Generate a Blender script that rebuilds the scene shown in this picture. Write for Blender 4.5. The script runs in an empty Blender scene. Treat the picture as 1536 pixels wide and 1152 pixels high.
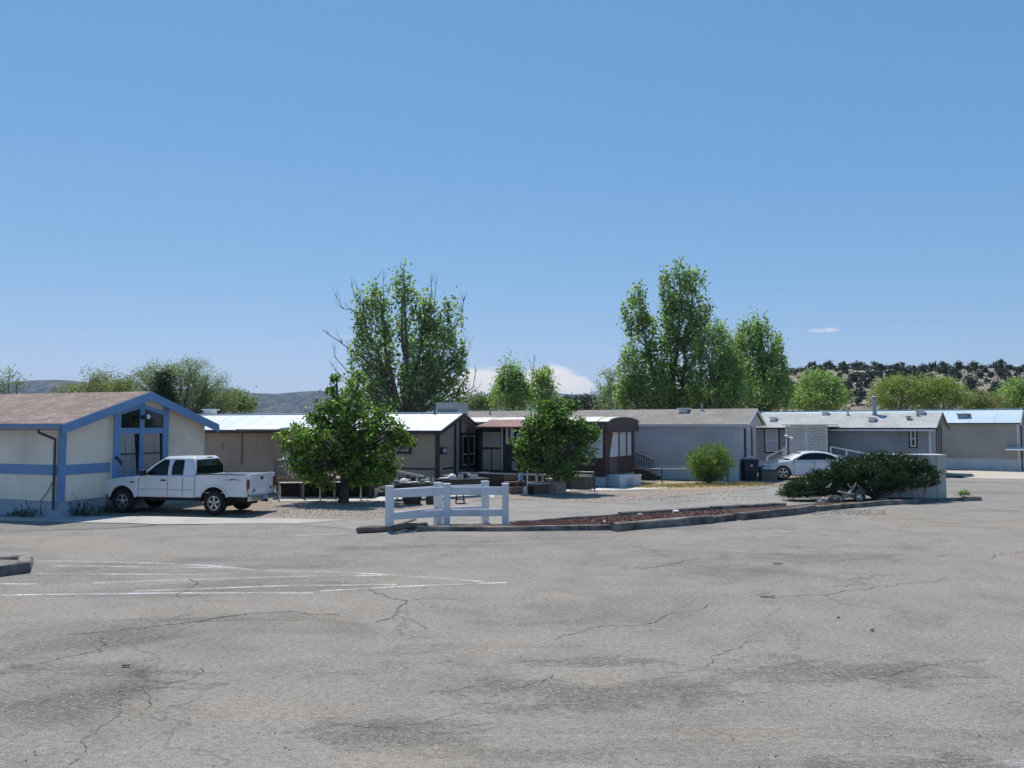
import bpy, math, random
import numpy as np
from mathutils import Vector, Matrix, Euler
R = math.radians
sc = bpy.context.scene
COL = sc.collection
rnd = random.Random(7)

# ------------------------------------------------------------------ camera model
FPX, CAMZ, PITCH = 1155.0, 2.88, math.atan(62/1155.0)
CP, SP = math.cos(PITCH), math.sin(PITCH)
def ray(px, py):
    u = (px-768)/FPX; v = (576-py)/FPX
    return Vector((u, CP - v*SP, SP + v*CP))
def G(px, py, z=0.0):
    d = ray(px, py); t = (z-CAMZ)/d.z
    return Vector((d.x*t, d.y*t, z))
def P(px, py, Y):
    d = ray(px, py); t = Y/d.y
    return Vector((d.x*t, Y, CAMZ + d.z*t))

# ------------------------------------------------------------------ object helpers
def tag(o, label=None, cat=None, group=None, kind=None):
    if label: o['label'] = label
    if cat: o['category'] = cat
    if group: o['group'] = group
    if kind: o['kind'] = kind
    return o
def thing(name, label, cat, loc=(0,0,0), rz=0.0, group=None):
    o = bpy.data.objects.new(name, None); COL.objects.link(o)
    o.empty_display_size = 0.2
    o.location = loc; o.rotation_euler = (0,0,rz)
    return tag(o, label, cat, group)
KIDS = {}
def copy_tree(o, parent=None):
    c = o.copy(); COL.objects.link(c)
    if parent: c.parent = parent
    for ch in KIDS.get(o.name, []):
        copy_tree(ch, c)
    return c

class MB:
    """collects shapes, links them as one mesh object"""
    def __init__(s): s.v = []; s.f = []; s.mi = []; s.m = 0; s.cuts = []
    def add(s, vs, fs):
        s.cuts.append((len(s.v), len(s.f))); n = len(s.v); s.v.extend([tuple(v) for v in vs]); s.f.extend([tuple(i+n for i in f) for f in fs])
        s.mi.extend([s.m]*len(fs)); return s
    def box(s, x0, y0, z0, x1, y1, z1):
        if x0 > x1: x0, x1 = x1, x0
        if y0 > y1: y0, y1 = y1, y0
        if z0 > z1: z0, z1 = z1, z0
        vs = [(x0,y0,z0),(x1,y0,z0),(x1,y1,z0),(x0,y1,z0),(x0,y0,z1),(x1,y0,z1),(x1,y1,z1),(x0,y1,z1)]
        return s.add(vs, [(3,2,1,0),(4,5,6,7),(0,1,5,4),(1,2,6,5),(2,3,7,6),(3,0,4,7)])
    def bar(s, a, b, w, h=None, up=(0,0,1)):
        a = Vector(a); b = Vector(b); h = h or w
        d = (b-a).normalized(); up = Vector(up)
        if abs(d.dot(up)) > .99: up = Vector((1,0,0))
        r = d.cross(up).normalized(); u = r.cross(d).normalized()
        vs = []
        for p in (a, b):
            for i, j in ((-1,-1),(1,-1),(1,1),(-1,1)):
                vs.append(p + r*(i*w/2) + u*(j*h/2))
        return s.add(vs, [(0,1,2,3),(7,6,5,4),(0,4,5,1),(1,5,6,2),(2,6,7,3),(3,7,4,0)])
    def tube(s, pts, rad, n=6, cap=True):
        pts = [Vector(p) for p in pts]
        if not hasattr(rad, '__len__'): rad = [rad]*len(pts)
        rings = []; prev = None
        for i, p in enumerate(pts):
            d = (pts[min(i+1,len(pts)-1)] - pts[max(i-1,0)])
            if d.length < 1e-9: d = Vector((0,0,1))
            d.normalize()
            if prev is None:
                r = d.cross(Vector((0,0,1)))
                if r.length < .05: r = d.cross(Vector((0,1,0)))
            else:
                r = prev - d*prev.dot(d)
                if r.length < 1e-6: r = d.cross(Vector((0.3,1,0.2)))
            r.normalize(); prev = r; u = d.cross(r)
            rings.append([p + (r*math.cos(2*math.pi*k/n) + u*math.sin(2*math.pi*k/n))*rad[i] for k in range(n)])
        vs = [v for ring in rings for v in ring]; fs = []
        for i in range(len(rings)-1):
            for k in range(n):
                k2 = (k+1) % n
                fs.append((i*n+k, i*n+k2, (i+1)*n+k2, (i+1)*n+k))
        if cap:
            fs.append(tuple(range(n-1,-1,-1))); fs.append(tuple((len(rings)-1)*n+k for k in range(n)))
        return s.add(vs, fs)
    def prism(s, poly, axis, lo, hi):
        """2D polygon extruded along an axis. axis y: poly=(x,z); axis x: poly=(y,z); axis z: poly=(x,y)"""
        n = len(poly); vs = []
        for t in (lo, hi):
            for a, b in poly:
                vs.append((a,t,b) if axis == 'y' else (t,a,b) if axis == 'x' else (a,b,t))
        fs = [tuple(range(n)), tuple(range(2*n-1, n-1, -1))]
        for i in range(n):
            j = (i+1) % n
            fs.append((j, i, n+i, n+j))
        return s.add(vs, fs)
    def lathe(s, prof, axis='z', c=(0,0,0), n=16):
        """prof = list of (radius, along)"""
        vs = []; fs = []
        for r, h in prof:
            for k in range(n):
                a = 2*math.pi*k/n; p = (r*math.cos(a), r*math.sin(a))
                q = (p[0],p[1],h) if axis == 'z' else (p[0],h,p[1]) if axis == 'y' else (h,p[0],p[1])
                vs.append((q[0]+c[0], q[1]+c[1], q[2]+c[2]))
        m = len(prof)
        for i in range(m-1):
            for k in range(n):
                k2 = (k+1) % n; fs.append((i*n+k, i*n+k2, (i+1)*n+k2, (i+1)*n+k))
        fs.append(tuple(range(n-1,-1,-1))); fs.append(tuple((m-1)*n+k for k in range(n)))
        return s.add(vs, fs)
    def sheet(s, pts, z):
        return s.add([(p[0],p[1],z) for p in pts], [tuple(range(len(pts)))])
    def each(s, name, mat=None, parent=None, **kw):
        """every added shape becomes a part of its own"""
        cs = s.cuts + [(len(s.v), len(s.f))]; out = []
        for (v0, f0), (v1, f1) in zip(cs, cs[1:]):
            m = MB(); m.add(s.v[v0:v1], [tuple(i-v0 for i in f) for f in s.f[f0:f1]]); out.append(m.build(name, mat, parent, **kw))
        return out
    def build(s, name, mat=None, parent=None, smooth=False, bevel=0, seg=2, recalc=True):
        me = bpy.data.meshes.new(name); me.from_pydata(s.v, [], s.f)
        if mat is not None:
            for m in (mat if isinstance(mat, (list,tuple)) else [mat]): me.materials.append(m)
        if any(s.mi):
            me.polygons.foreach_set('material_index', s.mi)
        if recalc:
            import bmesh
            bm = bmesh.new(); bm.from_mesh(me); bmesh.ops.recalc_face_normals(bm, faces=bm.faces); bm.to_mesh(me); bm.free()
        me.validate()
        if smooth:
            me.polygons.foreach_set('use_smooth', [True]*len(me.polygons))
            try: me.set_sharp_from_angle(angle=R(smooth if smooth is not True else 40))
            except Exception: pass
        o = bpy.data.objects.new(name, me); COL.objects.link(o)
        if parent is not None:
            o.parent = parent; KIDS.setdefault(parent.name, []).append(o)
        if bevel:
            b = o.modifiers.new('bevel', 'BEVEL'); b.width = bevel; b.segments = seg; b.limit_method = 'ANGLE'; b.angle_limit = R(35)
            if smooth: b.harden_normals = False
        return o

# ------------------------------------------------------------------ materials
MATS = {}
def nt(m):
    m.use_nodes = True; t = m.node_tree; t.nodes.clear(); return t
def N(t, typ, **kw):
    n = t.nodes.new(typ)
    for k, v in kw.items():
        if k in n.inputs: n.inputs[k].default_value = v
        else: setattr(n, k, v)
    return n
def ramp(t, fac, stops, interp='LINEAR'):
    r = t.nodes.new('ShaderNodeValToRGB'); r.color_ramp.interpolation = interp
    e = r.color_ramp.elements
    while len(e) > 1: e.remove(e[0])
    for i, (p, c) in enumerate(stops):
        if i == 0: e[0].position = p; el = e[0]
        else: el = e.new(p)
        c = c if hasattr(c, '__len__') else (c,c,c)
        el.color = (*c[:3], 1)
    t.links.new(fac, r.inputs['Fac']); return r.outputs['Color']
def mixc(t, fac, a, b, blend='MIX'):
    m = t.nodes.new('ShaderNodeMix'); m.data_type = 'RGBA'; m.blend_type = blend
    for sock, val in ((m.inputs['Factor'], fac), (m.inputs['A'], a), (m.inputs['B'], b)):
        if hasattr(val, 'is_output'): t.links.new(val, sock)
        elif hasattr(val, '__len__'): sock.default_value = (*val[:3], 1)
        else: sock.default_value = val
    # colour sockets are the third pair
    ins = [i for i in m.inputs if i.type == 'RGBA']
    for sock, val in zip(ins, (a, b)):
        if hasattr(val, 'is_output'): t.links.new(val, sock)
        elif hasattr(val, '__len__'): sock.default_value = (*val[:3], 1)
        else: sock.default_value = (val,val,val,1)
    fs = [i for i in m.inputs if i.type == 'VALUE'][0]
    if hasattr(fac, 'is_output'): t.links.new(fac, fs)
    else: fs.default_value = fac
    return [o for o in m.outputs if o.type == 'RGBA'][0]
def math_(t, op, a, b=None, c=None, clamp=False):
    m = t.nodes.new('ShaderNodeMath'); m.operation = op; m.use_clamp = clamp
    for i, v in enumerate((a, b, c)):
        if v is None: continue
        if hasattr(v, 'is_output'): t.links.new(v, m.inputs[i])
        else: m.inputs[i].default_value = v
    return m.outputs[0]
def noise(t, scale, detail=4, rough=.55, coord='Object', stretch=None, dist=0.0):
    tc = t.nodes.new('ShaderNodeTexCoord')
    out = tc.outputs[coord]
    if stretch:
        mp = t.nodes.new('ShaderNodeMapping'); mp.inputs['Scale'].default_value = stretch
        t.links.new(out, mp.inputs['Vector']); out = mp.outputs['Vector']
    n = t.nodes.new('ShaderNodeTexNoise'); n.inputs['Scale'].default_value = scale
    n.inputs['Detail'].default_value = detail; n.inputs['Roughness'].default_value = rough
    n.inputs['Distortion'].default_value = dist
    t.links.new(out, n.inputs['Vector']); return n.outputs['Fac']
def M(name, c, c2=None, scale=3.0, rough=.6, metal=0.0, bump=0.0, bscale=None, detail=5, spec=.35, stretch=None,
      lines=None, lineax='z', linew=.06, lined=.02, transp=None, coat=0.0, contrast=(.35,.65), dirt=None):
    if name in MATS: return MATS[name]
    m = bpy.data.materials.new(name); t = nt(m)
    out = N(t, 'ShaderNodeOutputMaterial'); b = N(t, 'ShaderNodeBsdfPrincipled')
    t.links.new(b.outputs[0], out.inputs[0])
    b.inputs['Roughness'].default_value = rough; b.inputs['Metallic'].default_value = metal
    b.inputs['Specular IOR Level'].default_value = spec
    b.inputs['Coat Weight'].default_value = coat
    col = None
    if c2 is not None:
        f = noise(t, scale, detail, stretch=stretch)
        col = ramp(t, f, [(contrast[0], c), (contrast[1], c2)])
    if dirt is not None:
        f = noise(t, dirt[1], 6, .65, stretch=(1,1,.35))
        k = ramp(t, f, [(.5, 0), (.75, 1)])
        k2 = math_(t, 'MULTIPLY', k, dirt[2])
        col = mixc(t, k2, col if col is not None else c, dirt[0])
    if col is not None: t.links.new(col, b.inputs['Base Color'])
    else: b.inputs['Base Color'].default_value = (*c, 1)
    h = None
    if lines:
        tc = t.nodes.new('ShaderNodeTexCoord'); sx = t.nodes.new('ShaderNodeSeparateXYZ')
        t.links.new(tc.outputs['Object'], sx.inputs[0])
        v = sx.outputs['Z'] if lineax == 'z' else math_(t, 'ADD', sx.outputs['X'], sx.outputs['Y']) if lineax == 'xy' else sx.outputs[lineax.upper()]
        fr = math_(t, 'FRACT', math_(t, 'MULTIPLY', v, 1.0/lines))
        if lineax == 'z':      # lap siding: sloping boards
            h = math_(t, 'MULTIPLY', math_(t, 'SUBTRACT', 1.0, fr), lined)
        else:
            g = math_(t, 'GREATER_THAN', fr, linew)
            h = math_(t, 'MULTIPLY', g, lined)
    if bump:
        f2 = noise(t, bscale or scale*6, 6, .6, stretch=stretch)
        hh = math_(t, 'MULTIPLY', f2, bump)
        h = hh if h is None else math_(t, 'ADD', h, hh)
    if h is not None:
        bp = N(t, 'ShaderNodeBump'); bp.inputs['Distance'].default_value = 1.0; bp.inputs['Strength'].default_value = 1.0
        t.links.new(h, bp.inputs['Height']); t.links.new(bp.outputs[0], b.inputs['Normal'])
    if transp is not None:
        tr = N(t, 'ShaderNodeBsdfTransparent'); mx = N(t, 'ShaderNodeMixShader'); mx.inputs[0].default_value = transp
        t.links.new(b.outputs[0], mx.inputs[1]); t.links.new(tr.outputs[0], mx.inputs[2]); t.links.new(mx.outputs[0], out.inputs[0])
    MATS[name] = m; return m

def leaf_mat(name, dark, light, trans=.45, tcol=None):
    if name in MATS: return MATS[name]
    m = bpy.data.materials.new(name); t = nt(m)
    out = N(t, 'ShaderNodeOutputMaterial')
    g = N(t, 'ShaderNodeNewGeometry')
    col = ramp(t, g.outputs['Random Per Island'], [(0.0, dark), (.55, tuple((a+b)/2 for a, b in zip(dark, light))), (1.0, light)])
    d = N(t, 'ShaderNodeBsdfPrincipled'); d.inputs['Roughness'].default_value = .45; d.inputs['Specular IOR Level'].default_value = .45
    tr = N(t, 'ShaderNodeBsdfTranslucent')
    tc = mixc(t, 1.0, col, tcol or (1.25,1.38,.85), 'MULTIPLY')
    t.links.new(col, d.inputs['Base Color']); t.links.new(tc, tr.inputs['Color'])
    mx = N(t, 'ShaderNodeMixShader'); mx.inputs[0].default_value = trans
    t.links.new(d.outputs[0], mx.inputs[1]); t.links.new(tr.outputs[0], mx.inputs[2]); t.links.new(mx.outputs[0], out.inputs[0])
    MATS[name] = m; return m
def glass_mat(name, c=(.02,.025,.03), rough=.06):
    return M(name, c, rough=rough, spec=.6)
# ------------------------------------------------------------------ world, sun, camera
SUN_EL, SUN_AZ = R(62), R(-20)        # azimuth from +Y towards +X
w = bpy.data.worlds.new("World"); sc.world = w; w.use_nodes = True
wt = w.node_tree; wt.nodes.clear()
wo = N(wt, 'ShaderNodeOutputWorld'); bg = N(wt, 'ShaderNodeBackground'); bg.inputs['Strength'].default_value = .125
sky = N(wt, 'ShaderNodeTexSky'); sky.sky_type = 'NISHITA'; sky.sun_disc = False
sky.sun_elevation = SUN_EL; sky.sun_rotation = SUN_AZ; sky.altitude = 1700
sky.air_density = 1.0; sky.dust_density = 0.6; sky.ozone_density = 2.2
# far clouds, as directions on the sky
tcw = N(wt, 'ShaderNodeTexCoord'); sxw = N(wt, 'ShaderNodeSeparateXYZ'); wt.links.new(tcw.outputs['Generated'], sxw.inputs[0])
def cloud(u0, v0, du, dv, nscale, edge, amount, flat=None):
    """a cloud around azimuth u0 (x/y) and slope v0 (z/y)"""
    u = math_(wt, 'DIVIDE', sxw.outputs['X'], sxw.outputs['Y']); v = math_(wt, 'DIVIDE', sxw.outputs['Z'], sxw.outputs['Y'])
    n = wt.nodes.new('ShaderNodeTexNoise'); n.inputs['Scale'].default_value = nscale; n.inputs['Detail'].default_value = 6
    cb = wt.nodes.new('ShaderNodeCombineXYZ'); wt.links.new(u, cb.inputs[0]); wt.links.new(math_(wt, 'MULTIPLY', v, 1.6), cb.inputs[1]); wt.links.new(cb.outputs[0], n.inputs['Vector'])
    a = math_(wt, 'POWER', math_(wt, 'ABSOLUTE', math_(wt, 'DIVIDE', math_(wt, 'SUBTRACT', u, u0), du)), 2.0)
    b = math_(wt, 'POWER', math_(wt, 'ABSOLUTE', math_(wt, 'DIVIDE', math_(wt, 'SUBTRACT', v, v0), dv)), 2.0)
    d = math_(wt, 'SUBTRACT', 1.0, math_(wt, 'ADD', a, b))
    d = math_(wt, 'ADD', d, math_(wt, 'MULTIPLY', math_(wt, 'SUBTRACT', n.outputs['Fac'], .5), edge))
    d = math_(wt, 'MULTIPLY', d, math_(wt, 'GREATER_THAN', sxw.outputs['Y'], 0.0))
    return math_(wt, 'MULTIPLY', ramp(wt, d, [(.05, 0), (.45, 1)]), amount)
hsv = N(wt, 'ShaderNodeHueSaturation'); hsv.inputs['Saturation'].default_value = 1.02; wt.links.new(sky.outputs[0], hsv.inputs['Color'])
skyc = mixc(wt, 1.0, hsv.outputs[0], (.76, .945, .955), 'MULTIPLY')
# the desert sky of the photograph is flatter towards the horizon than the model: gentle per-channel curve
sepw = N(wt, 'ShaderNodeSeparateColor'); wt.links.new(skyc, sepw.inputs[0]); cmbw = N(wt, 'ShaderNodeCombineColor')
for i_, (a_, p_) in enumerate(((.92, 1.0), (1.49, .60), (2.42, .45))):
    wt.links.new(math_(wt, 'MULTIPLY', math_(wt, 'POWER', sepw.outputs[i_], p_), a_), cmbw.inputs[i_])
skyc = cmbw.outputs[0]
for args in ((-.035, .045, .055, .034, 40, 1.1, .9), (.045, .048, .045, .034, 40, 1.3, .88), (.085, .05, .024, .016, 60, .9, .8),
             (.405, .1235, .019, .0030, 90, 2.2, .28), (.418, .1250, .010, .0022, 120, 2.0, .3), (-.22, .115, .016, .003, 90, 2.2, .14)):
    skyc = mixc(wt, cloud(*args), skyc, (8.2, 7.4, 6.6))
wt.links.new(skyc, bg.inputs['Color']); wt.links.new(bg.outputs[0], wo.inputs[0])

sl = bpy.data.lights.new('sun', 'SUN'); sl.energy = 4.7; sl.angle = R(.53); sl.color = (1.0, .95, .875)
so = bpy.data.objects.new('sun', sl); COL.objects.link(so)
sd = Vector((math.sin(SUN_AZ)*math.cos(SUN_EL), math.cos(SUN_AZ)*math.cos(SUN_EL), math.sin(SUN_EL)))
so.rotation_euler = sd.to_track_quat('Z', 'Y').to_euler(); so.location = sd*80

cam = bpy.data.cameras.new('camera'); cam.sensor_width = 36; cam.lens = 36*FPX/1536; cam.clip_end = 30000; cam.clip_start = .1
co = bpy.data.objects.new('camera', cam); COL.objects.link(co); co.location = (0,0,CAMZ); co.rotation_euler = (R(90)+PITCH, 0, 0)
sc.camera = co
sc.view_settings.view_transform = 'Standard'; sc.view_settings.look = 'None'; sc.view_settings.exposure = .12; sc.view_settings.gamma = 1
sc.render.engine = 'CYCLES'; sc.cycles.use_denoising = True; sc.cycles.denoiser = 'OPENIMAGEDENOISE'; sc.cycles.denoising_input_passes = 'RGB_ALBEDO_NORMAL'; sc.cycles.denoising_prefilter = 'ACCURATE'
sc.cycles.max_bounces = 8; sc.cycles.transparent_max_bounces = 12
sc.cycles.volume_bounces = 0; sc.cycles.volume_step_rate = 8

# ------------------------------------------------------------------ ground materials
def blobs(t, lst, edge):
    """soft-edged stains of given place and size (metres), broken up by noise"""
    tc = t.nodes.new('ShaderNodeTexCoord'); sx = t.nodes.new('ShaderNodeSeparateXYZ'); t.links.new(tc.outputs['Object'], sx.inputs[0])
    n = noise(t, 1.3, 8, .72, dist=.9, stretch=(.8,1.5,1)); out = None
    for x, y, rx, ry in lst:
        a = math_(t, 'POWER', math_(t, 'ABSOLUTE', math_(t, 'MULTIPLY', math_(t, 'SUBTRACT', sx.outputs['X'], x), 1/rx)), 2.0)
        b = math_(t, 'POWER', math_(t, 'ABSOLUTE', math_(t, 'MULTIPLY', math_(t, 'SUBTRACT', sx.outputs['Y'], y), 1/ry)), 2.0)
        d = math_(t, 'SUBTRACT', 1.0, math_(t, 'ADD', a, b))
        out = d if out is None else math_(t, 'MAXIMUM', out, d)
    s_ = math_(t, 'ADD', out, math_(t, 'MULTIPLY', math_(t, 'SUBTRACT', n, .5), 5.5))
    return math_(t, 'MULTIPLY', ramp(t, s_, [(.1, 0), (1.1, 1)]), edge)
def asphalt_mat(name, base, tan, dark, road=False):
    m = bpy.data.materials.new(name); t = nt(m)
    out = N(t, 'ShaderNodeOutputMaterial'); b = N(t, 'ShaderNodeBsdfPrincipled'); t.links.new(b.outputs[0], out.inputs[0])
    b.inputs['Roughness'].default_value = .9; b.inputs['Specular IOR Level'].default_value = .12
    big = noise(t, .16, 5, .6); mid = noise(t, .9, 6, .65, dist=.6); fine = noise(t, 24, 4, .75); grain = noise(t, 85, 3, .7)
    col = ramp(t, mid, [(.30, tuple(c*.84 for c in base)), (.5, base), (.70, tuple(min(c*1.12,1) for c in base))])
    # wind-blown sand
    k = ramp(t, noise(t, .11, 6, .62, stretch=(1,1.25,1), dist=.4), [(.50, 0), (.64, 1)])
    k = math_(t, 'MAXIMUM', k, blobs(t, [(-4.4,12.0,4.2,1.5),(-2.6,8.0,2.5,.5),(1.6,13.2,2.6,.9),(-.6,6.9,1.6,.35),(2.2,7.4,1.6,.3),(-9.5,12.6,3,1.0)], .75) if not road else 0.0)
    k = math_(t, 'MULTIPLY', k, ramp(t, fine, [(.40,.25),(.58,1)]))
    col = mixc(t, math_(t, 'MULTIPLY', k, .6), col, tan)
    # ravelled, rough dark patches
    k2 = ramp(t, noise(t, .22, 7, .66, stretch=(.7,1.7,1), dist=.9), [(.50, 0), (.66, 1)])
    k2 = math_(t, 'MAXIMUM', k2, blobs(t, [(.9,8.5,1.9,.7),(3.9,9.1,1.9,.55),(-4.4,11.6,1.6,.16),(1.0,9.6,1.2,.3),(-1.0,7.4,1.2,.4),(3.4,6.6,1.6,.4),(-5.0,9.3,1.6,.4),(6.4,17,3,.8)], 1.0) if not road else 0.0)
    k3 = math_(t, 'MULTIPLY', k2, ramp(t, noise(t, 17, 7, .8, stretch=(.9,1.2,1)), [(.46, 0), (.56, 1)]))
    col = mixc(t, math_(t, 'MULTIPLY', k3, .31), col, dark)
    # aggregate speckle
    sp = ramp(t, grain, [(.38, .40), (.5, 1.0), (.62, 1.65)])
    col = mixc(t, .8, col, sp, 'MULTIPLY')
    col = mixc(t, .8, col, ramp(t, noise(t, 13, 5, .75, stretch=(1,1.6,1)), [(.36,.66),(.5,1.0),(.64,1.28)]), 'MULTIPLY')
    peb = ramp(t, noise(t, 42, 2, .5), [(.70, 0), (.76, 1)])
    col = mixc(t, math_(t, 'MULTIPLY', peb, .35), col, (.42,.40,.37))
    # thin cracks
    tc = t.nodes.new('ShaderNodeTexCoord'); n2 = t.nodes.new('ShaderNodeTexNoise'); n2.inputs['Scale'].default_value = .8; n2.inputs['Detail'].default_value = 8; n2.inputs['Roughness'].default_value = .65
    t.links.new(tc.outputs['Object'], n2.inputs['Vector'])
    va = t.nodes.new('ShaderNodeVectorMath'); va.operation = 'MULTIPLY_ADD'; va.inputs[1].default_value = (2.4,2.4,0)
    t.links.new(n2.outputs['Color'], va.inputs[0]); t.links.new(tc.outputs['Object'], va.inputs[2])
    vo = t.nodes.new('ShaderNodeTexVoronoi'); vo.feature = 'DISTANCE_TO_EDGE'; vo.inputs['Scale'].default_value = .16
    t.links.new(va.outputs[0], vo.inputs['Vector'])
    ck = ramp(t, vo.outputs['Distance'], [(.0, 1), (.0018, .7), (.004, 0)])
    ck = math_(t, 'MULTIPLY', ck, ramp(t, noise(t, .35, 4, .6), [(.42, 0), (.54, 1)]))
    col = mixc(t, math_(t, 'MULTIPLY', ck, .0 if road else .6), col, tuple(c*.3 for c in base))
    t.links.new(col, b.inputs['Base Color'])
    h = math_(t, 'ADD', math_(t, 'MULTIPLY', grain, .006), math_(t, 'MULTIPLY', fine, .012))
    h = math_(t, 'SUBTRACT', h, math_(t, 'MULTIPLY', k3, .012))
    bp = N(t, 'ShaderNodeBump'); bp.inputs['Strength'].default_value = .7; bp.inputs['Distance'].default_value = 1.0
    t.links.new(h, bp.inputs['Height']); t.links.new(bp.outputs[0], b.inputs['Normal'])
    return m
ASPH = asphalt_mat('asphalt', (.240,.222,.203), (.31,.255,.185), (.085,.082,.078))
ROAD = asphalt_mat('road_asphalt', (.262,.247,.226), (.36,.32,.27), (.16,.155,.145), road=True)
def gravel_mat(name, cs, scale, dirt, bump=.03):
    m = bpy.data.materials.new(name); t = nt(m)
    out = N(t, 'ShaderNodeOutputMaterial'); b = N(t, 'ShaderNodeBsdfPrincipled'); t.links.new(b.outputs[0], out.inputs[0])
    b.inputs['Roughness'].default_value = .9; b.inputs['Specular IOR Level'].default_value = .2
    tc = t.nodes.new('ShaderNodeTexCoord'); vo = t.nodes.new('ShaderNodeTexVoronoi'); vo.inputs['Scale'].default_value = scale
    t.links.new(tc.outputs['Object'], vo.inputs['Vector'])
    sx = t.nodes.new('ShaderNodeSeparateColor'); t.links.new(vo.outputs['Color'], sx.inputs[0])
    col = ramp(t, sx.outputs[0], [(i/(len(cs)-1), c) for i, c in enumerate(cs)])
    k = ramp(t, noise(t, .6, 5, .6), [(.42, 0), (.62, 1)])
    col = mixc(t, math_(t, 'MULTIPLY', k, .8), col, dirt)
    col = mixc(t, .6, col, ramp(t, noise(t, 5, 5, .7), [(.3,.6),(.7,1.3)]), 'MULTIPLY')
    t.links.new(col, b.inputs['Base Color'])
    h = math_(t, 'ADD', math_(t, 'MULTIPLY', math_(t, 'SUBTRACT', 1.0, vo.outputs['Distance']), bump), math_(t, 'MULTIPLY', noise(t, 12, 5, .7), .06))
    bp = N(t, 'ShaderNodeBump'); bp.inputs['Strength'].default_value = .9; bp.inputs['Distance'].default_value = 1.0
    t.links.new(h, bp.inputs['Height']); t.links.new(bp.outputs[0], b.inputs['Normal'])
    return m
GRAVEL = gravel_mat('pink_gravel', [(.24,.19,.16),(.31,.26,.225),(.40,.35,.31),(.26,.21,.18),(.36,.31,.275)], 24, (.29,.245,.205), bump=.015)
DIRT = gravel_mat('dirt', [(.22,.18,.14),(.30,.25,.20),(.26,.22,.18)], 14, (.27,.225,.175))
DIRT2 = gravel_mat('grey_dirt', [(.18,.17,.15),(.26,.25,.22),(.22,.20,.18)], 12, (.24,.22,.19))
MULCH = gravel_mat('red_mulch', [(.055,.030,.027),(.105,.058,.052),(.15,.085,.077),(.08,.043,.038)], 18, (.085,.04,.035), bump=.06)
DRYGRASS = gravel_mat('dry_turf', [(.36,.29,.16),(.46,.37,.22),(.30,.23,.13)], 22, (.44,.35,.25))
CONC = M('concrete', (.42,.40,.37), (.52,.50,.46), scale=1.2, rough=.85, bump=.01, bscale=40, dirt=((.25,.22,.19), .8, .6))
CONC_LT = M('light_concrete', (.50,.48,.44), (.60,.58,.54), scale=1.2, rough=.85, bump=.01, bscale=40)
KERB = M('kerb_weathered', (.07,.058,.052), (.25,.225,.20), scale=2.2, rough=.9, bump=.03, bscale=12, contrast=(.35,.62), dirt=((.10,.085,.075), 1.3, .8))
def worn_paint(name, c, asph, lo, hi):
    m = bpy.data.materials.new(name); t = nt(m)
    out = N(t, 'ShaderNodeOutputMaterial'); b = N(t, 'ShaderNodeBsdfPrincipled'); b.inputs['Roughness'].default_value = .7
    b.inputs['Base Color'].default_value = (*c, 1)
    tr = N(t, 'ShaderNodeBsdfTransparent'); mx = N(t, 'ShaderNodeMixShader')
    k = math_(t, 'MULTIPLY', ramp(t, noise(t, 1.1, 5, .65), [(lo, 0), (hi, 1)]), ramp(t, noise(t, 24, 4, .7), [(.38, .15), (.58, 1)]))
    t.links.new(k, mx.inputs[0]); t.links.new(tr.outputs[0], mx.inputs[1]); t.links.new(b.outputs[0], mx.inputs[2]); t.links.new(mx.outputs[0], out.inputs[0])
    return m
PAINT = worn_paint('worn_white_paint', (.60,.60,.58), None, .36, .62)
PAINT2 = worn_paint('faded_white_paint', (.55,.55,.53), None, .42, .68)

# ------------------------------------------------------------------ ground sheets
def sheet(name, pts, z, mat, kind='structure'):
    o = MB().sheet(pts, z).build(name, mat, recalc=False)
    if o.data.polygons[0].normal.z < 0: o.data.flip_normals()
    return tag(o, kind=kind)
BIG = 9000
sheet('ground', [(-BIG,-200),(BIG,-200),(BIG,BIG),(-BIG,BIG)], -.012, M('valley_ground', (.20,.17,.11), (.30,.25,.17), scale=.02, rough=.95, dirt=((.10,.12,.05), .01, .8)))
def gp(*pp): return [G(a, b) for a, b in pp]
rg = rnd.uniform
def rough_edge(pts, step=.5, amp=.10):
    out = []
    for i in range(len(pts)):
        a = Vector(pts[i][:2]); b = Vector(pts[(i+1) % len(pts)][:2]); n = max(1, min(60, int((b-a).length/step)))
        for k in range(n):
            p = a.lerp(b, k/n); out.append((p.x + rg(-amp,amp), p.y + rg(-amp,amp)))
    return out
sheet('yard_ground', [(-60,22),(60,22),(75,75),(-75,75)], -.006, DIRT)
sheet('parking_lot', [(-70,-30), (70,-30), (75,48), (36.5,47.5)] + [tuple(G(*p)[:2]) for p in ((1420,707),(1300,716),(1160,735),(1000,748),(735,752),(640,770),(560,779),(400,783),(230,790),(0,797))] + [(-70,24.5)], 0.0, ASPH)
sheet('road', rough_edge([G(*p)[:2] for p in ((0,776),(230,776),(395,779),(470,779),(580,776),(640,768),(735,748),(850,752),(900,754),(1000,746),(1100,738),(1160,731),(1290,720),(1290,735),(1165,762),(1105,766),(870,777),(640,792),(540,796),(460,787),(230,786),(0,783))], 1.2, .06), .004, ROAD)
sheet('gravel_bed', rough_edge([G(*p)[:2] for p in ((392,777),(470,779),(580,776),(640,768),(735,748),(850,752),(900,754),(1000,746),(1100,738),(1160,731),(1160,722),(1100,725),(960,736),(760,733),(740,728),(600,730),(420,735))], .5, .12), .008, GRAVEL)
sheet('dry_grass_patch', rough_edge([G(*p)[:2] for p in ((950,735),(1000,736),(1060,734),(1110,731),(1148,727),(1150,722),(1100,722),(1000,723),(952,726))], .4, .15), .012, DRYGRASS)
sheet('dirt_strip', rough_edge([G(*p)[:2] for p in ((-160,800),(0,797),(120,794),(200,791),(235,788),(150,785),(60,784),(0,781),(-160,784))], .5, .12), .008, DIRT2)
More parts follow.
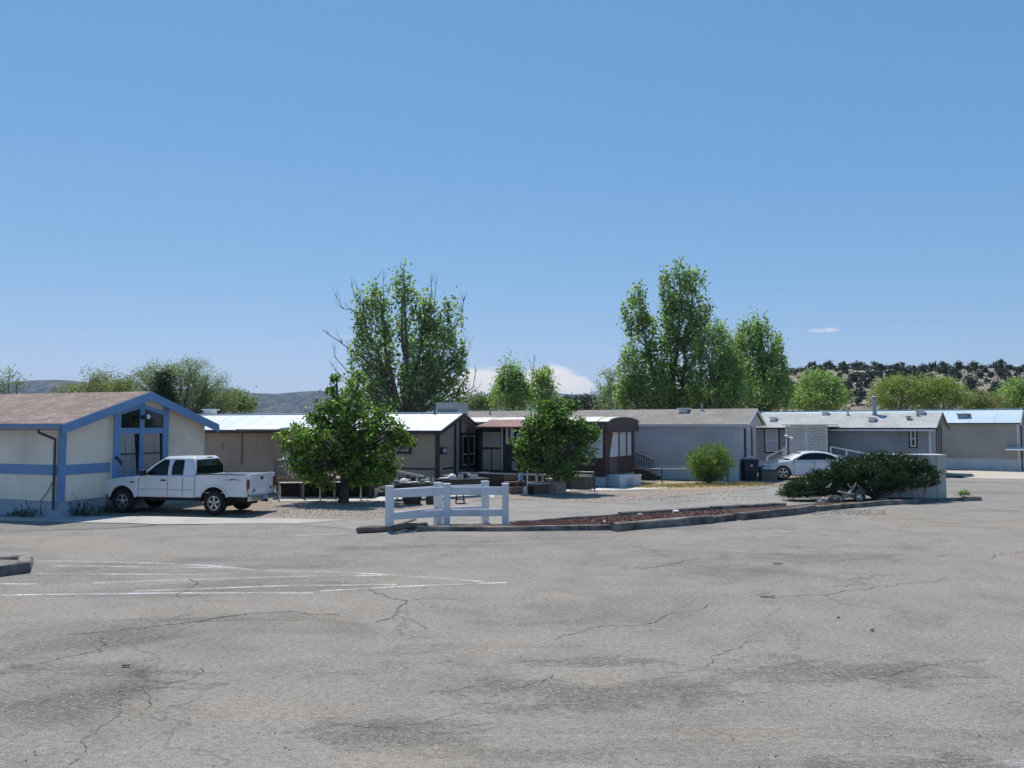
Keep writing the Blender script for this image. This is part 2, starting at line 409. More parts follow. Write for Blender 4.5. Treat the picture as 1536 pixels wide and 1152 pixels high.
sheet('driveway', rough_edge([G(*p)[:2] for p in ((-160,783),(0,781),(60,783),(150,784),(240,787),(450,785),(520,780),(395,778),(230,775),(0,775),(-160,775))], .8, .05), .012, M('driveway_concrete', (.37,.355,.325), (.44,.425,.39), scale=.6, rough=.9, bump=.01, bscale=60, dirt=((.27,.25,.22), .9, .7)))
sheet('path', [G(*p)[:2] for p in ((418,752),(545,752),(610,752),(740,747),(745,739),(610,744),(420,745))], .02, CONC_LT)
sheet('pavement', [G(*p)[:2] for p in ((850,737),(965,735),(1000,733),(1002,730),(960,731.5),(850,733))], .02, CONC_LT)
sheet('sand_strip', rough_edge([G(*p)[:2] for p in ((1421,716),(1480,718),(1640,720),(1640,707),(1421,706))], .6, .1), .008, M('sand', (.42,.37,.30), (.50,.45,.38), scale=1.5, rough=.95, bump=.03))
sheet('road_patch', rough_edge([G(*p)[:2] for p in ((1421,722),(1480,723),(1640,733),(1640,721),(1480,719),(1421,717))], .6, .1), .012, ROAD)

# ------------------------------------------------------------------ parking lines and cracks
def ribbon(mb, pp, wd, z, jag=0.0, taper=False):
    pts = []
    for i in range(len(pp)-1):
        a = G(*pp[i]); b = G(*pp[i+1]); n = max(1, int((b-a).length/1.5))
        if jag:      # broken line: repeated midpoint displacement
            seg = [a, b]
            while (seg[1]-seg[0]).length > .09:
                out = []
                for p, q in zip(seg, seg[1:]):
                    L_ = (q-p).length; d_ = (q-p).normalized(); out += [p, (p+q)/2 + Vector((-d_.y, d_.x, 0))*rg(-1,1)*L_*.16]
                seg = out + [b]
            pts += seg[:-1]
        else:
            for k in range(n): pts.append(a.lerp(b, k/n))
    pts.append(G(*pp[-1]))
    vs = []; fs = []
    for i, p in enumerate(pts):
        d = (pts[min(i+1,len(pts)-1)] - pts[max(i-1,0)]).normalized(); n = Vector((-d.y, d.x, 0))
        ww = wd/2*(rg(.25,1.3) if jag else 1)
        if taper and i in (0, len(pts)-1): ww *= .1
        vs += [(p.x+n.x*ww, p.y+n.y*ww, z), (p.x-n.x*ww, p.y-n.y*ww, z)]
    for i in range(len(pts)-1): fs.append((2*i, 2*i+1, 2*i+3, 2*i+2))
    mb.add(vs, fs)
mb = MB()
for pp in (((55,841.5),(130,842.5),(200,844),(260,846),(310,848.5),(350,851.5),(385,856)), ((50,861),(200,861.5),(310,862)), ((0,876),(55,876.5)), ((0,893),(120,891.5),(240,890),(350,889.5),(470,890)),
           ((140,875),(240,871),(350,867.5),(470,864.5),(590,863)), ((385,856),(470,857.5),(560,861),(640,866),(725,873)), ((480,887),(600,880),(760,874)), ((200,887),(420,879),(595,877))):
    ribbon(mb, pp, .11, .004)
o = mb.build('road_marking', PAINT, recalc=False); tag(o, kind='structure')
mb = MB()
for pp in (((80,849),(330,852),(400,857)), ((1000,797),(1160,797),(1310,802)), ((1195,771),(1300,776),(1420,779)), ((1250,764),(1420,760)), ((1340,757),(1536,765)), ((1290,778),(1390,783)),
           ((1130,789),(1290,794)), ((400,806),(530,800)), ((1455,755),(1536,759)), ((1430,746),(1536,741)), ((1490,1147),(1560,1143))):
    ribbon(mb, pp, .12, .004)
o = mb.build('road_marking', PAINT2, recalc=False); tag(o, kind='structure')
mb = MB()
for pp, wd in ((((552,882),(575,892),(612,901),(598,912),(592,923),(560,934)), 0.028), (((0,1003),(50,996),(100,985),(160,976)), 0.019), (((155,955),(160,966),(150,978)), 0.022), (((100,953),(170,946),(245,938),(330,926),(372,921)), 0.028),
           (((285,868),(288,880),(262,892),(268,898)), 0.022), (((165,1040),(210,1030),(290,1018),(303,998)), 0.014), (((100,1150),(125,1135),(120,1112),(150,1090),(180,1062),(182,1045)), 0.009), (((945,852),(1010,846),(1050,838)), 0.028), (((1145,896),(1230,893),(1330,880),(1420,868)), 0.017),
           (((1480,838),(1536,828)), 0.022), (((0,858),(60,852)), 0.017), (((960,820),(1000,836),(900,848)), 0.014), (((470,790),(640,784),(820,776)), 0.022), (((640,783),(780,780)), 0.022), (((612,901),(650,897),(690,899)),.018), (((592,923),(620,930),(640,945)),.014), (((210,1030),(225,1048),(215,1065)),.014), (((330,926),(420,918),(520,920)),.016), (((1230,893),(1260,905),(1330,915)),.014), (((830,960),(900,940),(990,930),(1080,905)),.016), (((1000,1010),(1060,1000),(1150,960)),.012), (((640,1040),(700,1030),(760,1035),(830,1010)),.014), (((1300,1020),(1380,1000),(1480,990)),.012), (((420,1100),(520,1085),(600,1090),(700,1070)),.010), (((880,756),(1000,756),(1060,752)), 0.028)):
    ribbon(mb, pp, wd, .0085, jag=.05, taper=True)
o = mb.build('road_crack', M('crack_dark', (.10,.095,.09), (.20,.19,.175), scale=6, rough=.95), recalc=False); tag(o, kind='structure')

# ------------------------------------------------------------------ island: kerb pieces, mulch
def kerb_run(pp, wd, ht, name='kerb', mat=KERB, inward=1):
    """weathered kerb block along ground points pp (outer edge); inward side lies behind (+Y)"""
    pts = []
    for i in range(len(pp)-1):
        a = G(*pp[i]); b = G(*pp[i+1]); n = max(1, int((b-a).length/.45))
        for k in range(n): pts.append(a.lerp(b, k/n))
    pts.append(G(*pp[-1]))
    mb = MB(); vs = []; fs = []
    for i, p in enumerate(pts):
        d = (pts[min(i+1,len(pts)-1)] - pts[max(i-1,0)]).normalized(); n = Vector((-d.y, d.x, 0))*inward
        j = lambda a: rg(-a, a)
        h = ht*(1+j(.06)); o0 = p + n*j(.012)
        for q, z in ((o0, -.05), (o0 + n*.012, h-.025+j(.006)), (o0 + n*.035, h+j(.006)), (o0 + n*(wd-.03), h+j(.008)), (o0 + n*wd, h-.03), (o0 + n*wd, -.05)):
            vs.append((q.x, q.y, z))
    for i in range(len(pts)-1):
        for k in range(5): fs.append((i*6+k, i*6+k+1, i*6+6+k+1, i*6+6+k))
    fs.append((0,1,2,3,4,5)); L = (len(pts)-1)*6; fs.append((L+5,L+4,L+3,L+2,L+1,L))
    mb.add(vs, fs)
    o = mb.build(name, mat, smooth=35); return tag(o, kind='structure')
kerb_run([(625,797),(760,797),(945,795)], .22, .13)
kerb_run([(925,797.5),(960,794),(1070,785)], .25, .22)
kerb_run([(1065,785),(1106,780.5)], .25, .19)
kerb_run([(1112,780.5),(1180,774),(1225,768)], .24, .21)
kerb_run([(1226,767.5),(1270,763)], .26, .17)
kerb_run([(1270,763),(1330,758),(1395,754)], .24, .16)
kerb_run([(1390,753),(1425,750.5),(1452,749.8)], .2, .08)
kerb_run([(1452,751.5),(1473,751)], .3, .15)
kerb_run([(770,787),(870,779),(930,775)], .2, .08)
kerb_run([(932,774.5),(1000,770),(1068,766.5)], .2, .12)
kerb_run([(1070,766),(1130,762.5),(1180,760)], .2, .14)
kerb_run([(626,793),(700,790)], .2, .07)
kerb_run([(-60,872),(0,865),(46,859)], .28, .2)
kerb_run([(47,858.5),(51,846)], .26, .2)
kerb_run([(49,843),(0,842),(-60,843)], .26, .14)
sheet('planter_gravel', [G(*p)[:2] for p in ((-60,868),(0,862),(40,856),(45,846),(0,843),(-60,844))], .09, DIRT2)
sheet('mulch_bed', rough_edge([G(*p)[:2] for p in ((640,795),(770,795),(945,793),(1000,788),(1106,778),(1180,771),(1270,761),(1395,752),(1395,745),(1290,750),(1180,761),(1068,767),(930,776),(770,788),(640,792))], .6, .02), .05, MULCH)
kerb_run([(1421,717),(1446,717)], .3, .12, mat=M('dark_wood_beam', (.035,.03,.03), (.07,.06,.055), scale=3, rough=.9))

# ------------------------------------------------------------------ hills and mountains
def smooth(a, b, x):
    t = min(1, max(0, (x-a)/(b-a))); return t*t*(3-2*t)
from mathutils import noise as mn
def hill_h(x, y):
    crest = 230 + 12*mn.noise(Vector((x*.01, 3, 0)))
    up = smooth(112, crest, y)**.85
    win = smooth(34, 84, x) * (1 - .35*smooth(125, 190, x)) * (1 - .75*smooth(240, 420, x))
    h = 19.6*up*win
    h += win*up*(2.0*mn.noise(Vector((x*.03, y*.03, 0))) + .9*mn.noise(Vector((x*.1, y*.1, 5))))
    if y > crest: h -= (y-crest)*.05*win
    return h - .3
def terrain(name, xs, ys, fn, mat):
    vs = [(x, y, fn(x, y)) for y in ys for x in xs]; nx = len(xs)
    fs = [(j*nx+i, j*nx+i+1, (j+1)*nx+i+1, (j+1)*nx+i) for j in range(len(ys)-1) for i in range(nx-1)]
    o = MB().add(vs, fs).build(name, mat, smooth=80, recalc=False); return tag(o, kind='structure')
HILLMAT = M('hill_dirt', (.19,.165,.135), (.36,.31,.25), scale=.12, rough=.95, bump=.5, bscale=1.2, detail=8, dirt=((.36,.26,.12), .03, .55))
terrain('hill', [20 + i*3 for i in range(140)], [100 + j*3 for j in range(75)], hill_h, HILLMAT)
MTNMAT = M('mountain_rock', (.020,.034,.036), (.12,.115,.11), scale=.03, rough=1.0, detail=10, stretch=(1.6,1,.45), contrast=(.47,.66), bump=8, bscale=.04)
MESAMAT = M('mesa_rock', (.04,.055,.06), (.06,.07,.075), scale=.004, rough=1.0, detail=8)
def ridge(name, D, prof, mat, depth=.25, rough=8.0, nseed=0):
    """a far ridge at distance D whose crest passes the profile points (px, py)"""
    pts = [P(px, py, D) for px, py in prof]
    def top(x):
        for a, b in zip(pts, pts[1:]):
            if a.x <= x <= b.x: return a.z + (b.z-a.z)*((x-a.x)/(b.x-a.x))
        return 0
    x0, x1 = pts[0].x, pts[-1].x; n = 160
    xs = [x0 + (x1-x0)*i/n for i in range(n+1)]; rows = []
    js = [0,.12,.25,.4,.55,.68,.8,.88,.94,1.0,1.15,1.5]
    vs = []; fs = []
    for j, k in enumerate(js):
        for x in xs:
            h = top(x); prof_h = (smooth(0,1,k) if k <= 1 else 1 - (k-1)*.5)
            if .6 < k <= 1: prof_h = min(1, prof_h*1.02)
            nn = mn.fractal(Vector((x/D*14, k*3, nseed)), 1.0, 2.0, 6)
            y = D - D*depth*(1-k) + nn*D*.02
            vs.append((x*(y/D), y, max(-3, h*prof_h + nn*rough*(.3+.7*min(k,1)) * (h > 5))))
    nx = n+1
    for j in range(len(js)-1):
        for i in range(n): fs.append((j*nx+i, j*nx+i+1, (j+1)*nx+i+1, (j+1)*nx+i))
    o = MB().add(vs, fs).build(name, mat, smooth=60, recalc=False); return tag(o, kind='structure')
ridge('mountain', 2300, [(-260,600),(-120,580),(0,577),(30,573),(60,571),(100,571),(140,576),(180,582),(230,586),(300,584),(338,582),(350,584),(375,589),(410,590),(450,588),(480,588),(520,592),(600,600),(690,612)], MTNMAT, rough=7, nseed=1)
ridge('mesa', 5200, [(560,612),(640,603),(690,600),(715,594),(735,592),(760,591),(800,592),(830,589),(850,592),(900,592),(960,591),(1040,596),(1120,604),(1240,612),(1400,618)], MESAMAT, rough=8, nseed=4)
# the air
hz = MB().box(-9100, -210, -1.2, 9100, 9100, 330).build('haze', None)
hm = bpy.data.materials.new('air'); t = nt(hm); out = N(t, 'ShaderNodeOutputMaterial'); pv = N(t, 'ShaderNodeVolumePrincipled')
pv.inputs['Density'].default_value = HAZE if 'HAZE' in globals() else .00010; pv.inputs['Color'].default_value = (.50,.70,1.0,1); pv.inputs['Anisotropy'].default_value = .2
t.links.new(pv.outputs[0], out.inputs['Volume']); hz.data.materials.append(hm); tag(hz, kind='stuff')
# ------------------------------------------------------------------ house materials
WHITE = M('white_paint', (.74,.74,.73), (.66,.66,.64), scale=1.5, rough=.55, dirt=((.45,.42,.38), 1.0, .35))
CREAM = M('cream_siding', (.76,.69,.575), (.81,.74,.63), scale=.6, rough=.7, lines=.21, lineax='xy', linew=.05, lined=.008, dirt=((.30,.29,.25), .5, .5))
BLUE = M('blue_trim', (.13,.255,.46), (.16,.285,.50), scale=1.5, rough=.55, dirt=((.2,.27,.38), 1.5, .35))
SKIRTB = M('pale_blue_skirt', (.30,.37,.45), (.38,.44,.50), scale=1.0, rough=.6, lines=.3, lineax='xy', linew=.05, lined=.01, dirt=((.16,.16,.15), 1.2, .7))
SKIRTW = M('white_skirt', (.62,.66,.70), (.54,.58,.62), scale=1.0, rough=.5, lines=.28, lineax='xy', linew=.06, lined=.012, dirt=((.32,.29,.25), .9, .6))
TAN = M('tan_siding', (.35,.285,.225), (.39,.32,.255), scale=.5, rough=.75, lines=.2, lineax='xy', linew=.05, lined=.007, dirt=((.15,.125,.1), .5, .5))
DKBROWN = M('dark_brown_trim', (.042,.034,.032), (.06,.048,.044), scale=2, rough=.6)
MAROON = M('maroon_brown_panel', (.075,.037,.034), (.10,.052,.046), scale=1.2, rough=.55, lines=.2, lineax='xy', linew=.06, lined=.008, dirt=((.16,.11,.09), 1, .4))
MAROONR = M('maroon_awning', (.155,.06,.05), (.24,.105,.09), scale=.8, rough=.6, lines=.25, lineax='y', linew=.1, lined=.02)
OFFW = M('off_white_panel', (.60,.59,.57), (.68,.67,.65), scale=.8, rough=.6, lines=.2, lineax='xy', linew=.04, lined=.005, dirt=((.40,.37,.33), .8, .5))
GREYS = M('grey_lap_siding', (.50,.455,.465), (.54,.495,.505), scale=.8, rough=.6, lines=.2, lineax='z', lined=.022, dirt=((.13,.135,.15), .5, .4))
GREYL = M('light_grey_trim', (.48,.48,.50), (.52,.52,.54), scale=1, rough=.55)
GREYD = M('slate_grey_siding', (.285,.29,.305), (.315,.32,.335), scale=.7, rough=.65, lines=.2, lineax='xy', linew=.05, lined=.006, dirt=((.09,.095,.105), .5, .5))
NAVY = M('navy_trim', (.018,.022,.035), rough=.5)
BEIGE = M('beige_siding', (.36,.33,.29), (.40,.365,.32), scale=.5, rough=.75, lines=.2, lineax='xy', linew=.05, lined=.006, dirt=((.22,.20,.17), .4, .4))
DKWOOD = M('dark_stained_wood', (.045,.036,.034), (.075,.06,.055), scale=4, rough=.75, stretch=(1,1,6))
GREYWOOD = M('weathered_wood', (.19,.16,.135), (.30,.26,.22), scale=5, rough=.85, stretch=(6,6,1), bump=.004, bscale=30)
GLASS = glass_mat('window_glass', (.035,.042,.05), .05)
GLASSD = glass_mat('dark_glass', (.012,.015,.018), .07)
BLIND = M('closed_blind', (.33,.36,.38), (.40,.43,.45), scale=2, rough=.35, spec=.5, lines=.05, lineax='z', lined=.006)
CURTAIN = M('pale_curtain', (.22,.215,.21), (.34,.32,.31), scale=9, rough=.5, spec=.5, stretch=(1,1,.06), coat=.4)
CURTAINP = M('pink_curtain', (.27,.20,.19), (.38,.30,.28), scale=9, rough=.5, spec=.5, stretch=(1,1,.06), coat=.4)
METALD = M('galvanised_metal', (.30,.31,.31), (.40,.41,.41), scale=5, rough=.45, metal=.6)
DKMETAL = M('dark_pipe', (.05,.055,.06), (.08,.085,.09), scale=6, rough=.5)
def shingle_mat(name, cs, mortar, sc_=1.0):
    m = bpy.data.materials.new(name); t = nt(m)
    out = N(t, 'ShaderNodeOutputMaterial'); b = N(t, 'ShaderNodeBsdfPrincipled'); t.links.new(b.outputs[0], out.inputs[0])
    b.inputs['Roughness'].default_value = .9; b.inputs['Specular IOR Level'].default_value = .15
    tc = t.nodes.new('ShaderNodeTexCoord'); mp = t.nodes.new('ShaderNodeMapping'); mp.inputs['Rotation'].default_value = (0,0,R(90))
    t.links.new(tc.outputs['Object'], mp.inputs['Vector'])
    br = t.nodes.new('ShaderNodeTexBrick'); br.inputs['Scale'].default_value = 1.0
    br.inputs['Brick Width'].default_value = .3*sc_; br.inputs['Row Height'].default_value = .14*sc_; br.inputs['Mortar Size'].default_value = .006; br.inputs['Bias'].default_value = 0
    br.inputs['Color1'].default_value = (*cs[0],1); br.inputs['Color2'].default_value = (*cs[1],1); br.inputs['Mortar'].default_value = (*mortar,1)
    t.links.new(mp.outputs[0], br.inputs['Vector'])
    n = noise(t, 1.2, 7, .7); k = ramp(t, n, [(.35, .85), (.65, 1.15)])
    col = mixc(t, 1, br.outputs['Color'], k, 'MULTIPLY')
    n2 = noise(t, 11, 3, .6, stretch=(.35,1,1)); col = mixc(t, .8, col, ramp(t, n2, [(.3, .86),(.7,1.14)]), 'MULTIPLY')
    t.links.new(col, b.inputs['Base Color'])
    h = math_(t, 'MULTIPLY', math_(t, 'SUBTRACT', 1.0, br.outputs['Fac']), .012); h = math_(t, 'ADD', h, math_(t, 'MULTIPLY', noise(t, 60, 3), .008))
    bp = N(t, 'ShaderNodeBump'); t.links.new(h, bp.inputs['Height']); bp.inputs['Distance'].default_value = 1; bp.inputs['Strength'].default_value = .7
    t.links.new(bp.outputs[0], b.inputs['Normal']); return m
SHINGLE_BR = shingle_mat('brown_shingle', [(.32,.25,.215),(.235,.18,.155)], (.14,.105,.09))
SHINGLE_GR = shingle_mat('grey_brown_shingle', [(.285,.262,.24),(.245,.225,.205)], (.19,.175,.16))
SHINGLE_LG = shingle_mat('pale_grey_shingle', [(.44,.445,.43),(.41,.415,.40)], (.35,.35,.34))
METALW = M('white_metal_roof', (.60,.65,.69), (.68,.72,.75), scale=.4, rough=.5, dirt=((.46,.50,.54), .6, .5))
METALWC = M('cream_metal_roof', (.66,.63,.56), (.72,.70,.64), scale=.5, rough=.5, dirt=((.45,.38,.30), .5, .6))
METALB = M('pale_blue_metal_roof', (.42,.53,.60), (.50,.60,.66), scale=.5, rough=.5, dirt=((.36,.44,.50), .5, .5))

class House:
    """local frame: x across the visible end, y along the visible long wall, origin at their corner"""
    def __init__(s, name, label, cat, corner, th, w, L, group=None):
        s.c = Vector((corner[0], corner[1], 0)); s.th = th; s.w = w; s.L = L
        s.a = Vector((math.cos(th), math.sin(th))); s.b = Vector((-math.sin(th), math.cos(th)))
        s.e = thing(name, label, cat, s.c, th, group)
    def long(s, px, py, off=0.0):
        d = ray(px, py); c = s.c.xy + s.a*off; b = s.b
        t = (c.y*d.x - c.x*d.y)/(b.x*d.y - b.y*d.x); k = (c.y + b.y*t)/d.y
        return t, CAMZ + k*d.z
    def end(s, px, py, off=0.0):
        d = ray(px, py); c = s.c.xy + s.b*off; a = s.a
        t = (c.y*d.x - c.x*d.y)/(a.x*d.y - a.y*d.x); k = (c.y + a.y*t)/d.y
        return t, CAMZ + k*d.z
    def world(s, x, y, z=0): p = s.c.xy + s.a*x + s.b*y; return Vector((p.x, p.y, z))
    def local(s, p): d = Vector((p[0],p[1])) - s.c.xy; return Vector((d.dot(s.a), d.dot(s.b), p[2] if len(p) > 2 else 0))
    def body(s, zs, ze, zr, wall, skirt, skname='skirting'):
        s.zs, s.ze, s.zr = zs, ze, zr; w, L = s.w, s.L
        s.wall = MB().prism([(0,zs),(w,zs),(w,ze-.006),(w/2,zr-.006),(0,ze-.006)], 'y', 0, L).build('wall', wall, s.e)
        s.skirt = MB().box(.03,.03,-.05, w-.03, L-.03, zs-.002).build(skname, skirt, s.e)
    def roof(s, mat, oh, og, thick=.07, fascia=None, fh=.16, rake=None, rh=.16, ribs=None, ribmat=None, og2=None):
        w, L, ze, zr = s.w, s.L, s.ze, s.zr; k = (zr-ze)/(w/2); og2 = og if og2 is None else og2
        s.k = k; s.oh = oh; s.og = og; s.thick = thick
        z0 = ze - oh*k
        mb = MB().prism([(-oh,z0),(w/2,zr),(w+oh,z0),(w+oh,z0+thick),(w/2,zr+thick),(-oh,z0+thick)], 'y', -og, L+og2)
        s.rf = mb.build('roof', mat, s.e)
        if ribs:
            mr = MB(); n = int((L+og)/ribs)
            for i in range(n+1):
                y = -og + .04 + i*ribs
                for x0, x1, za, zb in ((-oh, w/2, z0, zr), (w+oh, w/2, z0, zr)):
                    mr.bar((x0, y, za+thick+.006), (x1, y, zb+thick+.006), .07, .014)
            mr.box(w/2-.12, -og-.01, zr+thick-.012, w/2+.12, L+og2, zr+thick+.03)
            mr.build('roof_seam', ribmat or mat, s.rf)
        if fascia:
            MB().box(-oh-.03, -og+.005, z0+thick-fh, -oh-.004, L+og2, z0+thick-.012).build('eave_fascia', fascia, s.e)
        if rake:
            for sgn in (0, 1):
                f = (lambda x: x) if not sgn else (lambda x: w-x)
                poly = [(f(-oh-.03), z0-.03*k+thick-.014-rh), (f(-oh-.03), z0-.03*k+thick-.014), (f(w/2-.001), zr+thick-.014), (f(w/2-.001), zr+thick-.014-rh)]
                MB().prism(poly, 'y', -og-.035, -og-.003).build('rake_fascia', rake, s.e)
        return s.rf
    def strip_long(s, name, mat, y0, y1, z0, z1, d=.025, d0=.0, parent=None):
        return MB().box(-d, y0, z0, -d0, y1, z1).build(name, mat, parent or s.e)
    def strip_end(s, name, mat, x0, x1, z0, z1, d=.025, d0=.0, parent=None):
        return MB().box(x0, -d, z0, x1, -d0, z1).build(name, mat, parent or s.e)
    def window(s, face, u0, u1, z0, z1, trim, glass, tw=.07, mull=(), rails=(), proud=.05, sash=None, sw=.04, blind=None, name='window', label=None, sill=False):
        """trim ring (the window), a sash, a pane set back in it"""
        if u0 > u1: u0, u1 = u1, u0
        def bx(mb, a, za, b, zb, d0, d1):
            if face == 'long': mb.box(-d1, a, za, -d0, b, zb)
            else: mb.box(a, -d1, za, b, -d0, zb)
        m = MB()
        bx(m, u0, z0, u1, z0+tw, .003, proud); bx(m, u0, z1-tw, u1, z1, .003, proud)
        bx(m, u0, z0+tw, u0+tw, z1-tw, .003, proud); bx(m, u1-tw, z0+tw, u1, z1-tw, .003, proud)
        f = m.build(name, trim, s.e)
        if label: f['label'] = label
        a, b, za, zb = u0+tw, u1-tw, z0+tw, z1-tw
        if sash:
            m = MB(); q = proud-.012
            bx(m, a, za, b, za+sw, .003, q); bx(m, a, zb-sw, b, zb, .003, q); bx(m, a, za+sw, a+sw, zb-sw, .003, q); bx(m, b-sw, za+sw, b, zb-sw, .003, q)
            for r in rails: z = za+(zb-za)*r; bx(m, a+sw, z-sw/2, b-sw, z+sw/2, .003, q-.003)
            for r in mull: u = a+(b-a)*r; bx(m, u-sw/2, za+sw, u+sw/2, zb-sw, .003, q-.006)
            m.build('sash', sash, f)
        m = MB(); bx(m, a, za, b, zb, .006, .016); m.build('pane', glass, f)
        if sill: m = MB(); bx(m, u0-.04, z0-.04, u1+.04, z0-.002, .003, proud+.05); m.build('sill', trim, f)
        return f
    def roof_z(s, x):
        return s.zr + s.thick - abs(x - s.w/2)*s.k
    def on_roof(s, px, py, side=0):
        """local point on the near roof slope seen at a pixel"""
        d = ray(px, py); a3 = Vector((s.a.x, s.a.y, s.k)); b3 = Vector((s.b.x, s.b.y, 0)); n = a3.cross(b3)
        o = Vector((s.c.x, s.c.y, s.ze + s.thick)); cam_ = Vector((0,0,CAMZ))
        t = (o-cam_).dot(n)/d.dot(n); return s.local(cam_ + d*t)

def roof_vent(h, px, py, kind='cap', mat=None, sz=1.0):
    p = h.on_roof(px, py); m = MB()
    if kind == 'cap':
        m.box(p.x-.16*sz, p.y-.16*sz, p.z-.08, p.x+.16*sz, p.y+.16*sz, p.z+.12); m.box(p.x-.24*sz, p.y-.24*sz, p.z+.122, p.x+.24*sz, p.y+.24*sz, p.z+.19)
        m.build('roof_vent', mat or WHITE, h.rf)
    elif kind == 'pipe':
        m.lathe([(.05,-.1),(.05,.38),(.045,.4)], c=p, n=10); m.lathe([(.13,-.06),(.07,.06)], c=p, n=10); m.build('roof_vent', mat or METALD, h.rf)
    elif kind == 'flue':
        m.lathe([(.2,-.15),(.13,.1),(.12,.12),(.12,.85),(.2,.88),(.2,.94),(.1,.97),(.1,1.06),(.22,1.1),(.08,1.16)], c=p, n=14); m.build('chimney', mat or METALD, h.rf, smooth=True)

# ------------------------------------------------------------------ cream and blue house (left)
A = House('mobile_home', 'cream mobile home with blue trim, brown shingle roof and peaked front window', 'house', G(90,777), R(70), 6.3, 17)
A.w = A.end(306, 700)[0]
ze = A.long(60,634)[1]; xm = A.w/2
zr = A.end(208, 589)[1] - .02
A.body(A.long(60,751)[1], ze, zr, CREAM, SKIRTB)
A.roof(SHINGLE_BR, .30, .38, .07, fascia=BLUE, fh=.2, rake=BLUE, rh=.30)
zb0, zb1 = A.long(60,712)[1], A.long(60,697)[1]
A.strip_long('belt_board', BLUE, .02, A.L, zb0, zb1, .03)
A.strip_long('corner_board', BLUE, .0, .13, A.zs-.01, ze-.02, .035)
xa = A.end(166,700)[0]
A.strip_end('corner_board', BLUE, -.036, .12, A.zs-.01, ze-.02, .036)
A.strip_end('belt_board', BLUE, .12, xa, zb0, zb1, .03)
A.strip_end('belt_board', BLUE, A.end(246,700)[0], A.w, zb0, zb1, .03)
# peaked window bay
bx0, bx1 = A.end(165,650)[0], A.end(247,650)[0]; bm = (bx0+bx1)/2; bw = .30
kk = A.k; pr = .14
def rk(x): return A.zr - abs(x-A.w/2)*kk
bay = MB().prism([(bx0+.02,A.zs),(bx1-.02,A.zs),(bx1-.02,rk(bx1)-.03),(A.w/2,A.zr-.03),(bx0+.02,rk(bx0)-.03)], 'y', -pr, -.002).build('window_bay', CREAM, A.e)
pm = MB(); zt = A.zs+.02
lw = A.end(175,650)[0]-bx0; rw = bx1-A.end(239,650)[0]
cx0, cx1 = A.end(204,650)[0], A.end(210,650)[0]
for x0, x1 in ((bx0, bx0+lw), (bx1-rw, bx1)):
    pm.prism([(x0,zt),(x1,zt),(x1,rk(x1)-.05),(x0,rk(x0)-.05)], 'y', -pr-.05, -pr-.002)
pm.prism([(cx0,zt),(cx1,zt),(cx1,rk(cx1)-.06),(cx0,rk(cx0)-.06)], 'y', -pr-.06, -pr-.002)
pm.build('window_post', BLUE, A.e)
zl = A.end(205,646)[1]; z_lo = A.end(200,712)[1]; z_hi0 = A.end(178,622)[1]; z_hi1 = A.end(203,613)[1]
for x0, x1, flip in ((bx0+lw, cx0, 0), (cx1, bx1-rw, 1)):
    za, zb = (z_hi0, z_hi1) if not flip else (z_hi1, z_hi0)
    f = MB()
    f.prism([(x0,za),(x1,zb),(x1,zb+.14),(x0,za+.14)], 'y', -pr-.045, -pr-.002)
    f.box(x0-.012, -pr-.044, z_lo-.15, x0+.012, -pr-.003, za+.05); f.box(x1-.012, -pr-.044, z_lo-.15, x1+.012, -pr-.003, zb+.05); f.box(x0, -pr-.045, zl-.1, x1, -pr-.002, zl+.1); f.box(x0, -pr-.045, z_lo-.16, x1, -pr-.002, z_lo)
    wn = f.build('window', BLUE, A.e)
    MB().prism([(x0,zl+.1),(x1,zl+.1),(x1,zb),(x0,za)], 'y', -pr-.014, -pr-.004).build('pane', GLASSD, wn)
    mx_ = x0 + (x1-x0)*(.70 if not flip else .80)
    c = MB(); n = 14
    ys = [-pr-.016 - .012*math.sin(i*1.9) for i in range(n+1)]
    xs_top = [x0 + (mx_-x0)*i/n for i in range(n+1)]; xe = x0 + (x1-x0)*(.97 if not flip else .98)
    vs = []
    for i in range(n+1): vs.append((xs_top[i], ys[i]-.01, zl-.1)); vs.append((x0 + (xe-.08-x0)*i/n, ys[i]-.01, z_lo))
    c.add(vs, [(2*i,2*i+1,2*i+3,2*i+2) for i in range(n)])
    c.build('curtain', CURTAIN if not flip else CURTAINP, wn, recalc=False)
    MB().box(x0, -pr-.014, z_lo, x1, -pr-.004, zl-.1).build('pane', GLASSD, wn)
    zm = (zl-.1+z_lo)/2 + .02
    MB().box(x0, -pr-.052, zm-.02, x1, -pr-.038, zm+.02).build('muntin', NAVY, wn)
# number on the left post, stepping down, flood light, gutter
txt = MB(); nx, nz = bx0+.06, A.end(170,686)[1]
for i, ch in enumerate('411'):
    ox, oz = nx + i*.09, nz - .02 - i*.085; y0, y1 = -pr-.075, -pr-.053
    if ch == '4':
        txt.bar((ox+.065,(y0+y1)/2,oz-.085),(ox+.065,(y0+y1)/2,oz+.085), .028, .02, up=(0,1,0)); txt.bar((ox-.022,(y0+y1)/2-.001,oz-.02),(ox+.095,(y0+y1)/2-.001,oz-.02), .028, .02, up=(0,1,0)); txt.bar((ox-.015,(y0+y1)/2-.002,oz-.02),(ox+.06,(y0+y1)/2-.002,oz+.085), .028, .02, up=(0,1,0))
    else:
        txt.bar((ox+.07,(y0+y1)/2,oz-.085),(ox+.07,(y0+y1)/2,oz+.085), .03, .02, up=(0,1,0)); txt.bar((ox+.07,(y0+y1)/2-.001,oz+.078),(ox+.028,(y0+y1)/2-.001,oz+.043), .03, .02, up=(0,1,0))
txt.build('house_number', NAVY, A.e)
fx, fz = A.end(207,626)
fl = MB().lathe([(.03,-pr-.16),(.05,-pr-.10),(.05,-pr-.06)], axis='y', c=(fx,0,fz), n=10).build('floodlight', NAVY, A.e)
